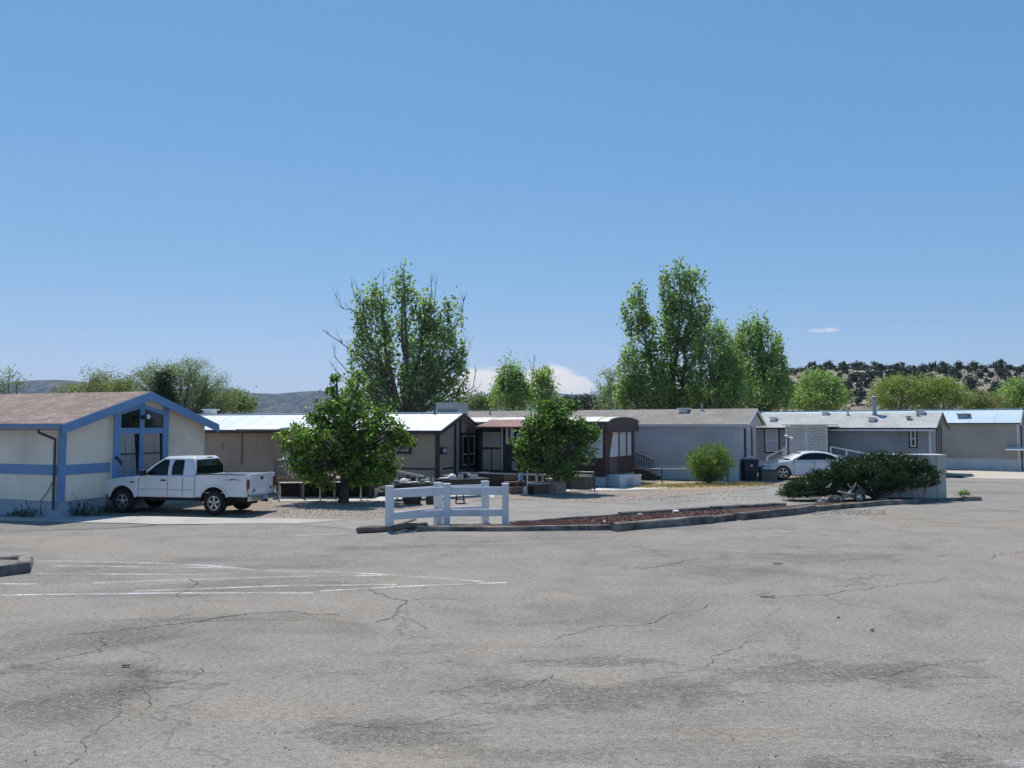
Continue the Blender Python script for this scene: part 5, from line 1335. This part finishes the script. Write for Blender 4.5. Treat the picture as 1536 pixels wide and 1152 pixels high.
pj = G(781,738.5); pot('water_jug', 'light blue plastic water jug on a small wooden stand', 'jug', (pj.x,pj.y,zj+.001), [(.09,0),(.11,.04),(.11,.22),(.08,.29),(.035,.33),(.035,.37),(.01,.37)], M('sky_blue_plastic', (.20,.42,.68), rough=.3), 14)
ALU = M('aluminium_tube', (.55,.56,.57), rough=.35, metal=.7)
def walker(label, p, w_, h, rz=0, lean=.0, cross=(.35,.75)):
    m = MB()
    for y in (0,.42):
        k = 1 if y == 0 else -1
        m.tube([(-w_/2,y,0),(-w_/2+lean,y+k*.05,h*.9),(-w_/2+.06,y+k*.06,h),(w_/2-.06,y+k*.06,h),(w_/2-lean,y+k*.05,h*.9),(w_/2,y,0)], .022, n=8)
        for c in cross: m.bar((-w_/2,y+.02*k,h*c),(w_/2,y+.02*k,h*c), .035)
    m.bar((-w_/2,.03,h*.6),(-w_/2,.39,h*.6), .03); o = m.build('walking_frame', ALU, None, smooth=40); o.location = tuple(p); o.rotation_euler.z = rz; return tag(o, label, 'frame')
hw_ = P(800,705.5,G(800,739).y).z
walker('silver walking frame with two crossbars standing behind the planters', G(799,738)+Vector((0,.8,0)), .42, hw_*.98, .05, .02)
walker('second smaller silver frame right of the walking frame', G(811,738)+Vector((.02,.85,0)), .30, hw_*.97, .1, .03, (.8,))
def aframe(label, p, w_, h):
    m = MB()
    m.tube([(-w_/2,0,0),(-w_*.16,0,h*.9),(0,.02,h),(w_*.16,0,h*.9),(w_/2,0,0)], .018, n=6); m.bar((-w_*.3,.02,h*.45),(w_*.3,.02,h*.45), .025); m.bar((0,.02,h),(0,.5,0), .025); o = m.build('plant_frame', ALU); o.location = tuple(p); return tag(o, label, 'frame')
hq = P(829,709,G(829,739).y).z
aframe('pointed silver plant frame behind the white-rimmed planter', G(828,738)+Vector((0,.75,0)), .32, hq*.96); aframe('pointed silver plant frame above the pink-brown planter', G(843,738)+Vector((0,.75,0)), .30, hq*.93)
pot('basin', 'white round basin on the corner of the long planter', 'basin', G(827,739)+Vector((0,.35,.455)), [(.10,0),(.20,.10),(.24,.13),(.22,.13),(.02,.03)], OFFW, 18)
pot('flowerpot', 'yellow-green flowerpot at the pink-brown planter', 'flowerpot', G(838,739)+Vector((0,.3,.53)), [(.07,0),(.10,.15),(.02,.14)], M('lime_glaze', (.40,.42,.12), rough=.4), 14)
pot('flowerpot', 'white flowerpot standing on the ground between the two planters', 'flowerpot', G(790,741.5), [(.10,0),(.14,.26),(.15,.30),(.02,.28)], OFFW, 14)
pot('flowerpot', 'black nursery pot on the ground beside the white flowerpot', 'flowerpot', G(796,742), [(.11,0),(.14,.30),(.15,.34),(.02,.32)], BLK, 14)
# rocks, driftwood, wheel under the juniper
ROCK = M('pale_rock', (.30,.27,.23), (.48,.44,.39), scale=3, rough=.9, bump=.05, bscale=7)
def rock(label, p, s, seed, mat=ROCK, name='rock'):
    import bmesh
    bm = bmesh.new(); bmesh.ops.create_icosphere(bm, subdivisions=3, radius=1)
    for v in bm.verts:
        n = mn.fractal(v.co*1.3 + Vector((seed*7.1,0,0)), 1, 2, 4); v.co = Vector((v.co.x*s[0], v.co.y*s[1], v.co.z*s[2]))*(1+.35*n)
    me = bpy.data.meshes.new(name); bm.to_mesh(me); bm.free(); me.materials.append(mat)
    o = bpy.data.objects.new(name, me); COL.objects.link(o); o.location = (p.x, p.y, p.z + s[2]*.55); return tag(o, label, 'rock')
rock('pale boulder at the foot of the juniper beside the driftwood', G(1290,751.5), (.2,.18,.32), 1)
rock('grey rock left of the driftwood under the juniper', G(1234,756), (.17,.15,.16), 2)
rock('flat pale rock at the kerb under the middle of the juniper', G(1322,751), (.24,.16,.10), 3)
rock('dark rough rock between driftwood pieces', G(1250,755), (.22,.16,.2), 4, M('dark_rock', (.08,.08,.075), (.16,.155,.145), scale=4, rough=.9, bump=.05, bscale=8))
rock('small white rock in the red mulch near the kerb gap', G(1014,770)+Vector((0,0,.03)), (.12,.09,.06), 5, OFFW)
rock('small pale rock at the back edge of the red mulch', G(960,775)+Vector((0,0,.03)), (.09,.07,.05), 6)
rock('round white rock at the left end of the red mulch', G(907,786)+Vector((0,0,.03)), (.07,.06,.04), 7, OFFW)
DRIFT = M('driftwood', (.30,.26,.22), (.46,.42,.37), scale=7, rough=.85, bump=.015, bscale=20)
p = G(1270,754); dw = thing('driftwood', 'bleached twisted driftwood branches under the left side of the juniper', 'driftwood', tuple(p))
m = MB(); m.tube([(-.32,0,.42),(-.05,.05,.34),(.22,0,.30),(.45,.03,.26)], [.03,.06,.07,.05], n=8); m.tube([(-.35,-.05,.05),(-.18,-.03,.12),(.0,.0,.24),(.18,.03,.22),(.4,.05,.16)], [.04,.045,.05,.045,.03], n=8)
m.tube([(.1,.1,.3),(.28,.12,.5),(.42,.1,.72)], [.05,.05,.03], n=8); m.tube([(.30,.1,.52),(.18,.12,.58),(.1,.1,.70)], [.04,.03,.02], n=7); m.build('branch', DRIFT, dw, smooth=50)
MB().tube([(-.72,.1,.55),(-.58,.08,.62),(-.50,.1,.72)], [.02,.03,.015], n=6).build('twig', DRIFT, dw, smooth=50)
p = G(1287,754.5); wh = thing('old_wheel', 'small old spoked wheel leaning by the pale boulder under the juniper', 'wheel', (p.x-.02,p.y-.15,.22), R(12))
m = MB(); n = 20; vs = []; fs = []
m.tube([(.19*math.cos(2*math.pi*k/n), 0, .19*math.sin(2*math.pi*k/n)) for k in range(n+1)], .03, n=8, cap=False); m.build('tyre', TYRE, wh, smooth=True)
m = MB()
for k in range(6): a = k*math.pi/3; m.bar((0,0,0),(.18*math.cos(a),0,.18*math.sin(a)), .018)
m.lathe([(.05,-.05),(.05,.05)], axis='y', n=10); m.build('hub', ALU, wh)
# bits lying on the lot
for (px, py, l, rz, mt, lab) in ((1151,896,.26,.12,GREYWOOD,'flat brown stick lying on the parking lot asphalt'),(189,1001,.09,.1,DKBROWN,'short dark chip lying at lower left of the lot'),(1309,947,.06,.4,DKBROWN,'dark scrap lying on the right of the parking lot'),(1258,928,.04,.2,DKBROWN,'smaller dark scrap left of the other scrap on the lot'),(1167,746.5+100,.2,0,DKBROWN,'thin dark twig near the lot middle right')):
    o = MB().bar((-l/2,0,.02),(l/2,.01,.024), .03, .012).build('stick', mt); o.location = G(px,py); o.rotation_euler.z = rz; tag(o, lab, 'debris')
# ------------------------------------------------------------------ trees
BARK = M('grey_bark', (.12,.10,.085), (.22,.195,.17), scale=5, rough=.9, stretch=(1,1,.2), bump=.02, bscale=12)
BARKP = M('pale_bark', (.24,.215,.19), (.36,.33,.29), scale=4, rough=.9, stretch=(1,1,.25), bump=.01, bscale=12)
L_COT = leaf_mat('cottonwood_leaf', (.065,.130,.048), (.36,.47,.18), .58)
L_COT2 = leaf_mat('poplar_leaf', (.080,.155,.050), (.40,.51,.18), .58)
L_PALE = leaf_mat('pale_leaf', (.15,.21,.09), (.33,.40,.20), .48)
L_WIL = leaf_mat('willow_leaf', (.11,.16,.065), (.27,.33,.15), .46)
L_YEL = leaf_mat('yellow_green_leaf', (.15,.17,.06), (.29,.31,.12), .40)
L_LIME = leaf_mat('spring_leaf', (.12,.18,.040), (.34,.39,.11), .50)
L_YARD = leaf_mat('yard_tree_leaf', (.028,.072,.022), (.27,.40,.075), .50)
L_YARD2 = leaf_mat('yard_tree_leaf_dark', (.026,.066,.024), (.22,.34,.075), .48)
L_SHRUB = leaf_mat('shrub_leaf', (.065,.125,.030), (.27,.37,.095), .46)
L_JUN = leaf_mat('juniper_spray', (.010,.029,.010), (.055,.100,.028), .18)
L_JUN2 = leaf_mat('hill_juniper_spray', (.032,.044,.036), (.092,.108,.080), .12)

def leaves(name, C, size, mat, parent, elong=1.5, seed=0, dirs=None, jitter=1.0):
    """C: (N,3) centres. One rhombic folded leaf each, as one mesh."""
    g = np.random.default_rng(seed); n = len(C)
    u = g.normal(size=(n,3))
    if dirs is not None: u = dirs + u*.35*jitter
    u /= np.linalg.norm(u, axis=1)[:,None]
    v = g.normal(size=(n,3)); v -= (v*u).sum(1)[:,None]*u; v /= np.linalg.norm(v, axis=1)[:,None]
    nn = np.cross(u, v)
    s = size*g.uniform(.6, 1.35, n)[:,None]
    w_ = s/elong
    a = C - u*s*.5; b = C + v*w_*.5 + nn*s*.08 - u*s*.08; c = C + u*s*.5; d = C - v*w_*.5 + nn*s*.08 - u*s*.08
    V = np.stack([a,b,c,d], 1).reshape(-1,3).astype(np.float32)
    me = bpy.data.meshes.new(name); me.vertices.add(4*n); me.vertices.foreach_set('co', V.ravel())
    me.loops.add(4*n); me.loops.foreach_set('vertex_index', np.arange(4*n, dtype=np.int32))
    me.polygons.add(n); me.polygons.foreach_set('loop_start', np.arange(0,4*n,4, dtype=np.int32)); me.polygons.foreach_set('loop_total', np.full(n,4,dtype=np.int32))
    me.update(calc_edges=True); me.materials.append(mat)
    o = bpy.data.objects.new(name, me); COL.objects.link(o)
    if parent is not None: o.parent = parent; KIDS.setdefault(parent.name, []).append(o)
    return o

def tree(name, label, base, lobes, nclump, per, leaf, cr, lmat, bmat=BARK, group=None, seed=1, r0=.2, stems=1, fork=.25, bare=(), branches=.6, elong=1.5, cat='tree', ydepth=1.0, updir=0.0, shell=.55, minz=0.0, vert=1.0):
    """lobes: pixel ellipses (cx, cy, rx, ry) of the crown at the depth of the trunk base"""
    Y = base.y; g = np.random.default_rng(seed)
    t = thing(name, label, cat, (base.x, base.y, 0), 0, group)
    S = Y/FPX; E = []
    for lb in lobes:
        c = P(lb[0], lb[1], Y); dy = lb[4]*S if len(lb) > 4 else 0
        E.append((c.x-base.x, dy, c.z, lb[2]*S, lb[2]*S*ydepth, lb[3]*S))
    wts = np.array([e[3]*e[5] for e in E]); wts /= wts.sum()
    clumps = []
    for i in g.choice(len(E), nclump, p=wts):
        e = E[i]; d = g.normal(size=3); d /= np.linalg.norm(d); r = g.uniform(shell**3, 1.4)**(1/3.)
        clumps.append((e[0]+d[0]*r*e[3], e[1]+d[1]*r*e[4], e[2]+d[2]*r*e[5]))
    CL = np.array(clumps); ztop = CL[:,2].max()
    CL[:,2] = np.maximum(CL[:,2], .25)
    # trunk and stems: one stem leads to each of the largest lobes
    m = MB(); order = np.argsort([-e[2]-e[5] for e in E]); nodes = []
    for k in range(stems):
        e = E[order[k % len(E)]]; tx, ty, tz = e[0], e[1], e[2]+e[5]*.55
        n = 9; pts = []; rr = []
        for i in range(n+1):
            f = i/n; b = smooth(fork*.3, 1, f) if stems > 1 else f**1.2
            pts.append((tx*b + (g.normal()*.04*tz*.25 if 0 < i < n else 0), ty*b + (g.normal()*.04*tz*.25 if 0 < i < n else 0), tz*f)); rr.append(r0*(1-.86*f)*(1.25 if i == 0 else 1)*(1 if stems == 1 else .8))
        m.tube(pts, rr, n=8)
        for i in range(1, n+1):
            for q in range(3):
                f = q/3; p = np.array(pts[i-1])*(1-f) + np.array(pts[i])*f; nodes.append((*p, rr[i]))
    ND = np.array(nodes); ND = ND[ND[:,2] >= minz] if minz else ND
    m.build('trunk', bmat, t, smooth=60)
    m = MB(); idx = g.permutation(nclump)[:int(nclump*branches)]
    for i in idx:
        c = CL[i]; dz = c[2]-ND[:,2]; hd = np.hypot(c[0]-ND[:,0], c[1]-ND[:,1])
        cost = np.abs(dz-hd*.9) + .5*hd + (dz < 0)*3; j = int(np.argmin(cost)); a = ND[j,:3]; L = np.linalg.norm(c-a)
        if L < .15: continue
        mid1 = a + (c-a)*.4 + np.array([0,0,L*.04]) + g.normal(size=3)*L*.04; mid2 = a + (c-a)*.75 + np.array([0,0,L*.02]) + g.normal(size=3)*L*.04
        rb = min(ND[j,3]*.55, .012+.018*L); m.tube([a, mid1, mid2, c], [rb, rb*.7, rb*.45, rb*.2], n=5, cap=False)
    if m.v: m.build('branch', bmat, t, smooth=60)
    if bare:
        for line, rb in bare:
            m = MB()
            pts = [P(px, py, Y) for px, py in line]; off = g.uniform(-.8,.8)
            q = []
            for a, b in zip(pts, pts[1:]):
                for k in range(4): q.append(a.lerp(b, k/4))
            q.append(pts[-1]); q = [Vector((p.x-base.x + g.normal()*.03, off + g.normal()*.03, p.z + g.normal()*.03)) for p in q]
            m.tube(q, [rb*(1-.8*i/(len(q)-1)) for i in range(len(q))], n=5)
            for i in range(3, len(q)-1, 2):
                for s_ in range(2):
                    d = (q[i+1]-q[i]).normalized() + Vector((g.normal()*.45, g.normal()*.5, .35+.3*g.uniform())); L = g.uniform(.4,1.1); d.normalize()
                    e_ = q[i] + d*L*.5 + Vector((0,0,.02)); m.tube([q[i], e_, e_ + d*L*.5 + Vector((0,0,L*.15))], [rb*.38, rb*.25, rb*.1], n=4)
            m.build('dead_branch', bmat, t, smooth=60)
    # leaves: fewer in some clumps so that sky shows through
    pp = np.maximum(2, (per*g.uniform(.35, 1.6, nclump)).astype(int)); R_ = np.repeat(np.arange(nclump), pp)
    off = g.normal(size=(len(R_),3))*cr*np.repeat(g.uniform(.6,1.35,nclump), pp)[:,None]*np.array([1,1,.85] if vert == 1 else [.78,.78,vert])
    C = CL[R_] + off; C[:,2] = np.maximum(C[:,2], .04)
    dirs = None
    if updir: dirs = off/np.linalg.norm(off,axis=1)[:,None]*.6 + np.array([0,0,updir])
    leaves('crown', C, leaf, lmat, t, elong, seed+50, dirs)
    return t

BG = 'trees behind the mobile homes'
def at(px, Y): p = P(px, 638, Y); return Vector((p.x, p.y, 0))
tree('cottonwood_tree', 'tall green cottonwood with bare dead branches sticking out behind the white-roofed tan home', at(607,57),
     [(605,420,10,20),(602,445,20,26),(570,450,18,26),(545,465,13,30),(532,490,10,24),(560,490,28,36),(635,465,22,28),(660,475,18,26),(683,478,12,26),(605,490,46,36),(605,530,70,44),(552,545,30,44),(655,535,42,48),(688,560,12,40),(610,585,86,38),(545,590,28,34),(672,592,28,30)],
     640, 22, .245, .23, L_COT, BARK, seed=3, r0=.38, stems=5, branches=.75, ydepth=.85, vert=1.9,
     bare=[(((585,575),(560,550),(520,520),(480,493)),.10),(((552,530),(530,465),(510,460),(500,440)),.05),(((560,470),(535,452),(525,425)),.05),(((545,470),(540,440),(534,428)),.035),(((576,470),(577,408)),.04),
           (((568,450),(560,440),(565,415)),.03),(((655,560),(672,500),(690,475),(696,442)),.09),(((660,580),(690,545),(700,505)),.06),(((670,590),(697,540),(705,510)),.05),(((680,600),(710,582),(716,552)),.05),
           (((690,600),(705,590),(722,578)),.035),(((645,470),(648,410)),.045),(((652,470),(657,418)),.04),(((520,560),(500,535),(498,520)),.04),(((530,575),(505,560),(495,545)),.04)])
tree('poplar_tree', 'tallest two-stemmed green poplar behind the grey lap-sided home', at(1010,64),
     [(957,445,11,14),(955,470,20,22),(968,505,24,28),(985,545,26,30),(1018,418,17,16),(1012,440,26,28),(1040,440,20,30),(1045,478,22,22),(1020,490,34,34),(1022,540,38,38),(1000,590,46,32),(1020,602,70,22),(1050,600,30,24)],
     640, 23, .265, .26, L_COT, BARK, seed=5, r0=.36, stems=4, branches=.7, ydepth=.9, vert=1.8, bare=[(((1060,500),(1068,478),(1072,455)),.03),(((960,520),(945,500),(932,490)),.035)])
tree('poplar_tree', 'bright green lower poplar at the left foot of the tallest poplar', at(962,62), [(945,535,14,16),(950,560,22,22),(975,585,32,28),(945,595,20,20)], 220, 40, .20, .23, L_COT2, BARK, seed=6, r0=.18, stems=2, branches=.6, vert=1.8)
tree('poplar_tree', 'fine-leaved mid green tree between the tallest poplar and the rounded poplar', at(1072,61), [(1062,510,20,18),(1082,510,14,22),(1070,545,34,34),(1090,560,30,34),(1075,592,56,24),(1100,575,24,34)], 440, 42, .17, .23, L_COT2, BARK, seed=7, r0=.22, stems=3, branches=.5, vert=1.8)
tree('poplar_tree', 'rounded green poplar at the right end of the tall row', at(1135,68), [(1138,490,13,16),(1115,505,14,20),(1150,520,22,32),(1125,540,34,36),(1160,555,18,30),(1130,585,56,28),(1105,545,18,30),(1165,590,20,20)], 500, 34, .22, .25, L_COT2, BARK, seed=8, r0=.24, stems=3, branches=.55, vert=1.8)
tree('poplar_tree', 'sparse pale green tree left of the tallest poplar', at(918,74), [(912,572,14,18),(928,575,12,20),(918,600,24,18)], 110, 34, .17, .30, L_PALE, BARKP, seed=9, r0=.12, stems=3, branches=.9)
tree('poplar_tree', 'pointed green poplar behind the maroon awning', at(766,82), [(766,556,10,12),(755,572,10,14),(775,572,10,16),(766,595,30,18)], 170, 42, .24, .36, L_COT2, BARK, seed=10, r0=.18, stems=3, branches=.5, vert=1.7)
tree('poplar_tree', 'sparse green tree with a long bare stem right of the pointed poplar', at(812,84), [(815,566,12,12),(812,585,18,16),(800,600,22,12),(828,590,8,10)], 110, 36, .24, .34, L_COT2, BARK, seed=11, r0=.14, stems=3, branches=.8, bare=[(((798,600),(799,560),(803,532)),.07),(((800,575),(797,552),(795,540)),.035)])
tree('scrub_tree', 'low green scrub tree right of the roof cooler', at(712,90), [(712,603,16,9),(735,606,18,7)], 90, 40, .26, .4, L_WIL, BARK, seed=12, r0=.1, branches=.3)
tree('willow_tree', 'big rounded grey-green willow behind the cream and blue house', at(270,72), [(250,560,36,18),(285,558,32,16),(225,575,30,22),(270,580,52,28),(310,580,26,24),(335,595,22,16),(290,605,60,14)], 480, 46, .16, .34, L_WIL, BARK, seed=13, r0=.34, stems=5, branches=.9, elong=2.4)
tree('juniper_tree', 'dark narrow juniper in front of the rounded willow', at(246,66), [(246,572,9,12),(246,592,14,18),(250,605,16,12)], 150, 46, .16, .26, L_JUN, BARK, seed=14, r0=.14, branches=.3)
tree('scrub_tree', 'yellow-green budding tree behind the brown shingle roof', at(145,84), [(135,568,14,14),(155,572,16,14),(150,585,38,14),(110,588,26,9)], 200, 34, .17, .42, L_YEL, BARKP, seed=15, r0=.16, stems=4, branches=.9)
tree('scrub_tree', 'second yellow-green budding tree between the first and the willow', at(190,80), [(188,578,14,12),(192,592,22,10)], 110, 36, .17, .38, L_YEL, BARKP, seed=16, r0=.12, stems=3, branches=.8)
tree('scrub_tree', 'nearly bare spindly tree at the left edge above the shingle roof', at(12,70), [(14,566,16,10),(6,578,22,12),(26,570,8,8)], 90, 9, .16, .3, L_WIL, BARK, seed=17, r0=.14, stems=5, branches=1.0)
tree('scrub_tree', 'low bushy green tree at the right foot of the rounded willow', at(352,84), [(345,600,20,12),(365,606,16,8)], 120, 42, .22, .4, L_WIL, BARK, seed=18, r0=.1, branches=.4)
tree('scrub_tree', 'medium green tree standing before the juniper hill', at(1226,88), [(1222,570,16,12),(1240,578,18,14),(1212,588,20,14),(1228,600,40,14),(1255,590,14,12)], 300, 42, .21, .42, L_COT2, BARK, seed=19, r0=.2, stems=3, branches=.5)
tree('scrub_tree', 'lime green bushy tree before the hill, left of the lime pair', at(1342,92), [(1335,580,16,12),(1355,578,16,14),(1342,594,34,16)], 260, 42, .19, .42, L_LIME, BARKP, seed=20, r0=.16, stems=4, branches=.7)
tree('scrub_tree', 'lime green bushy tree before the hill, right of the lime pair', at(1405,92), [(1395,580,18,13),(1420,582,14,12),(1408,596,38,15)], 290, 42, .19, .42, L_LIME, BARKP, seed=21, r0=.16, stems=4, branches=.7)
tree('scrub_tree', 'low olive green bush tree above the pale blue roof', at(1472,96), [(1475,602,24,10),(1460,606,16,8)], 150, 42, .2, .42, L_YEL, BARKP, seed=22, r0=.12, stems=3, branches=.5)
tree('scrub_tree', 'green tree at the right edge above the pale blue roof', at(1520,100), [(1525,585,18,16),(1510,600,22,12),(1550,590,26,22)], 260, 42, .22, .42, L_COT2, BARK, seed=23, r0=.18, stems=3, branches=.5)
tree('scrub_tree', 'green bush tree at the corner of the beige home', at(1556,60), [(1550,650,16,30),(1575,640,30,40)], 160, 42, .2, .35, L_COT, BARK, seed=24, r0=.14, stems=3, branches=.5)
for i, (px, py, rx, ry, Y, lab) in enumerate(((852,606,14,8,150,'dark round juniper on the far rise, leftmost of three'),(878,605,18,9,145,'dark broad juniper on the far rise, middle of three'),(900,608,12,7,140,'small dark juniper on the far rise, rightmost of three'))):
    tree('juniper_tree', lab, at(px, Y), [(px,py,rx,ry)], 90, 40, .34, .5, L_JUN2, BARK, seed=30+i, r0=.15, branches=.2)

# yard trees
tree('yard_tree', 'broad leafy green yard tree with dark trunk before the deck of the tan home', G(515,754),
     [(533,584,18,18),(502,590,10,16),(520,610,32,16),(470,642,26,18),(545,634,36,24),(590,645,18,16),(442,662,18,18),(500,660,52,32),(570,670,34,20),(480,692,40,24),(540,695,48,24),(505,712,48,16),(555,708,34,14),(505,574,7,12),(612,662,10,8),(419,655,9,12),(475,615,12,10),(587,622,10,10),(540,565,7,9)],
     330, 62, .118, .13, L_YARD, M('dark_bark', (.045,.038,.034), (.085,.072,.063), scale=5, rough=.9, stretch=(1,1,.2), bump=.02, bscale=12), seed=41, r0=.21, stems=2, branches=.7, elong=1.35, shell=.5, fork=1.9, minz=1.3)
tree('yard_tree', 'smaller dense rounded yard tree before the brown and white trailer', G(833,740),
     [(815,614,14,12),(843,620,22,16),(828,632,34,18),(800,642,16,14),(796,670,20,20),(860,655,26,24),(830,668,42,30),(874,640,10,10),(878,674,12,14),(800,690,22,12),(843,700,40,16),(892,652,7,9),(774,668,7,11),(832,604,7,9),(857,612,7,8),(786,655,8,8),(790,705,10,8)],
     300, 62, .115, .13, L_YARD2, BARK, seed=42, r0=.17, stems=2, branches=.7, elong=1.35, shell=.5, fork=1.6, minz=1.0)
tree('round_shrub', 'round light green shrub on the dry grass before the grey home', G(1064,725.5),
     [(1064,682,20,18),(1048,695,16,18),(1080,694,16,18),(1064,700,26,20),(1062,714,18,10)], 300, 34, .10, .12, L_SHRUB, BARK, seed=43, r0=.06, stems=5, branches=.8, elong=2.6, cat='shrub', updir=.9, fork=.2)
# spreading juniper on the island
jb = G(1320,752)
tree('juniper_bush', 'large spreading dark green juniper bush on the parking island', Vector((jb.x, jb.y+.35, 0)),
     [(1192,738,22,13),(1210,728,20,12),(1238,722,28,14,6),(1265,712,30,13,8),(1295,700,40,14,12),(1330,697,44,15,12),(1362,701,34,17,8),(1388,713,20,15,0),(1310,716,44,16,-4),(1342,718,40,13,-8),(1240,735,26,12,-2),(1205,748,14,7,-4)],
     1500, 46, .095, .075, L_JUN, BARK, seed=44, r0=.11, stems=8, branches=.5, elong=3.2, cat='bush', updir=.5, ydepth=.9, shell=.2, fork=.1)
tree('weed_plant', 'small leafy weed by the kerb end right of the utility enclosure', G(1446,749), [(1446,742,6,4)], 26, 14, .07, .06, L_COT, BARK, seed=45, r0=.015, stems=3, branches=.5, cat='plant')
for i, (px, s, lab) in enumerate(((112,1.0,'dark weeds at the base of the blue corner downspout'),(52,.6,'weed tuft under the pale blue skirting at left'),(153,.5,'weed tuft by the front wheel of the pickup'),(36,.35,'tiny weed tuft at far left under the skirting'))):
    b = G(px, 778.5); b = Vector((b.x, b.y+.02, 0)) if px < 90 else b
    if px >= 90:
        q = A.end(px, 760)[0]; b = A.world(max(.1,q), -.28)
    else: b = A.world(-.3, A.long(px,760)[0])
    g = np.random.default_rng(60+i); n = int(160*s)
    C = np.stack([g.normal(size=n)*.32*s, g.normal(size=n)*.08, np.abs(g.normal(size=n))*.22*s+.05], 1)
    o = leaves('weed_plant', C, .16*(.6+.4*s), L_JUN, None, 4.0, 70+i, np.tile([0,0,1.2],(n,1))); o.location = b; tag(o, lab, 'plant')

# junipers on the hill: a few kinds, copied
kinds = []
for k in range(6):
    g = np.random.default_rng(100+k); n = 420; cl = g.normal(size=(26,3)); cl /= np.linalg.norm(cl,axis=1)[:,None]; cl *= g.uniform(.5,1,(26,1))
    cl = cl*np.array([1.25,1.25,1.15]) + np.array([0,0,1.35]); C = cl[g.integers(0,26,n)] + g.normal(size=(n,3))*.27
    C[:,2] = np.maximum(C[:,2], .05)
    o = leaves('hill_juniper', C, .5, L_JUN2, None, 1.5, 200+k)
    kinds.append(o)
g = np.random.default_rng(5); placed = []; tries = 0; used = set()
cand = []
while len(placed) < 240 and tries < 20000:
    tries += 1
    px = g.uniform(1095, 1550); y = g.uniform(128, 236); x = (px-768)/FPX*y
    h = hill_h(x, y)
    if h < 1.0: continue
    py_ = 638 - (h-CAMZ)*FPX/y
    if px < 1172 and g.uniform() < .75: continue
    if 1300 < px < 1446 and py_ > 572: continue
    if 1190 < px < 1262 and py_ > 578: continue
    if py_ > 612: continue
    dens = mn.noise(Vector((x*.035, y*.035, 9)))
    if g.uniform() > (.80 if y < 208 else .11) + dens*.9: continue
    if any((x-a)**2 + (y-b)**2 < 8.5 for a, b in placed): continue
    placed.append((x, y)); k = int(g.integers(0,6))
    if k in used: o = kinds[k].copy(); COL.objects.link(o)
    else: o = kinds[k]; used.add(k)
    s = .36 + .62*g.uniform()**1.3; o.location = (x, y, h-.15); o.rotation_euler = (0,0,g.uniform(0,6.28)); o.scale = (s*g.uniform(.9,1.3), s*g.uniform(.9,1.3), s*g.uniform(.8,1.25))
    tag(o, 'dark round juniper growing on the dry brown hillside', 'juniper', 'junipers on the dry hillside')
g2 = np.random.default_rng(77); C = []
while len(C) < 17000:
    px = g2.uniform(1080, 1560); y = g2.uniform(112, 245); x = (px-768)/FPX*y; h = hill_h(x, y)
    if h < .3: continue
    dens = mn.noise(Vector((x*.05, y*.05, 3))) + .5*mn.noise(Vector((x*.2, y*.2, 8)))
    if g2.uniform() > .42 + dens*1.1: continue
    s = g2.uniform(.3, 1.0) if g2.uniform() < .965 else g2.uniform(1.1, 1.8); n = int(8 + 12*s); q = g2.normal(size=(n,3))*np.array([.6,.6,.32])*s; q[:,2] = np.abs(q[:,2]); C.extend((q + np.array([x,y,h+.05])).tolist())
o = leaves('hill_scrub', np.array(C), .42, leaf_mat('hill_scrub_leaf', (.036,.044,.034), (.12,.128,.095), .12), None, 1.4, 301); tag(o, kind='stuff')
# loose grass tufts on the dry patch
g = np.random.default_rng(9); n = 2600
a = G(955,731); b = G(1148,727); f = g.uniform(size=n); C = np.stack([a.x+(b.x-a.x)*f + g.normal(size=n)*.3, a.y+(b.y-a.y)*f + g.normal(size=n)*.55, np.full(n,.05)], 1)
o = leaves('dry_grass', C, .13, leaf_mat('straw', (.30,.22,.09), (.52,.41,.22), .3), None, 5, 91, np.tile([0,0,1.3],(n,1))); tag(o, kind='stuff')
# pebbles over the gravel and along the kerb
n = 1500; xs = []
for i in range(n):
    r_ = g.uniform()
    if r_ < .4: p = G(g.uniform(400,580), g.uniform(757,776))
    elif r_ < .75: p = G(g.uniform(860,1150), g.uniform(735,752)); 
    else: p = G(g.uniform(1215,1330), g.uniform(765,773))
    xs.append((p.x, p.y, .015+.01*g.uniform()))
def pebbles(C, size, mat, name):
    g = np.random.default_rng(3); oc = np.array([(1,0,0),(0,1,0),(-1,0,0),(0,-1,0),(0,0,.7),(0,0,-.7)]); fc = [(0,1,4),(1,2,4),(2,3,4),(3,0,4),(1,0,5),(2,1,5),(3,2,5),(0,3,5)]
    m = MB()
    for c in C:
        s = size*g.uniform(.5,1.4); a = g.uniform(0,6.28); ca, sa = math.cos(a), math.sin(a)
        m.add([(c[0]+s*(v[0]*ca-v[1]*sa*.7), c[1]+s*(v[0]*sa+v[1]*ca*.7), c[2]+s*v[2]) for v in oc], fc)
    o = m.build(name, mat, recalc=False); tag(o, kind='stuff'); return o
pebbles(xs, .022, M('pebble', (.26,.22,.19), (.44,.39,.35), scale=3, rough=.9), 'gravel_stones')
xs = [tuple(G(g.uniform(0,1536), 800+352*g.uniform()**1.2)+Vector((0,0,.004))) for i in range(420)]
pebbles(xs, .011, M('lot_pebble', (.12,.11,.10), (.45,.42,.38), scale=2, rough=.9), 'asphalt_gravel')
xs = []
while len(xs) < 900:
    f = g.uniform(); p = G(770+(1100-770)*f, (794-16*f)*g.uniform(0,1) + 0) if False else None
    px = g.uniform(770,1100); top = np.interp(px,[770,930,1068,1100],[788,776,767,766]); bot = np.interp(px,[770,945,1000,1100],[793,791,787,778]); q = G(px, g.uniform(top+.5, bot)); xs.append((q.x, q.y, .065))
pebbles(xs, .045, M('mulch_chip', (.07,.03,.027), (.17,.085,.075), scale=4, rough=.95), 'mulch_chips')
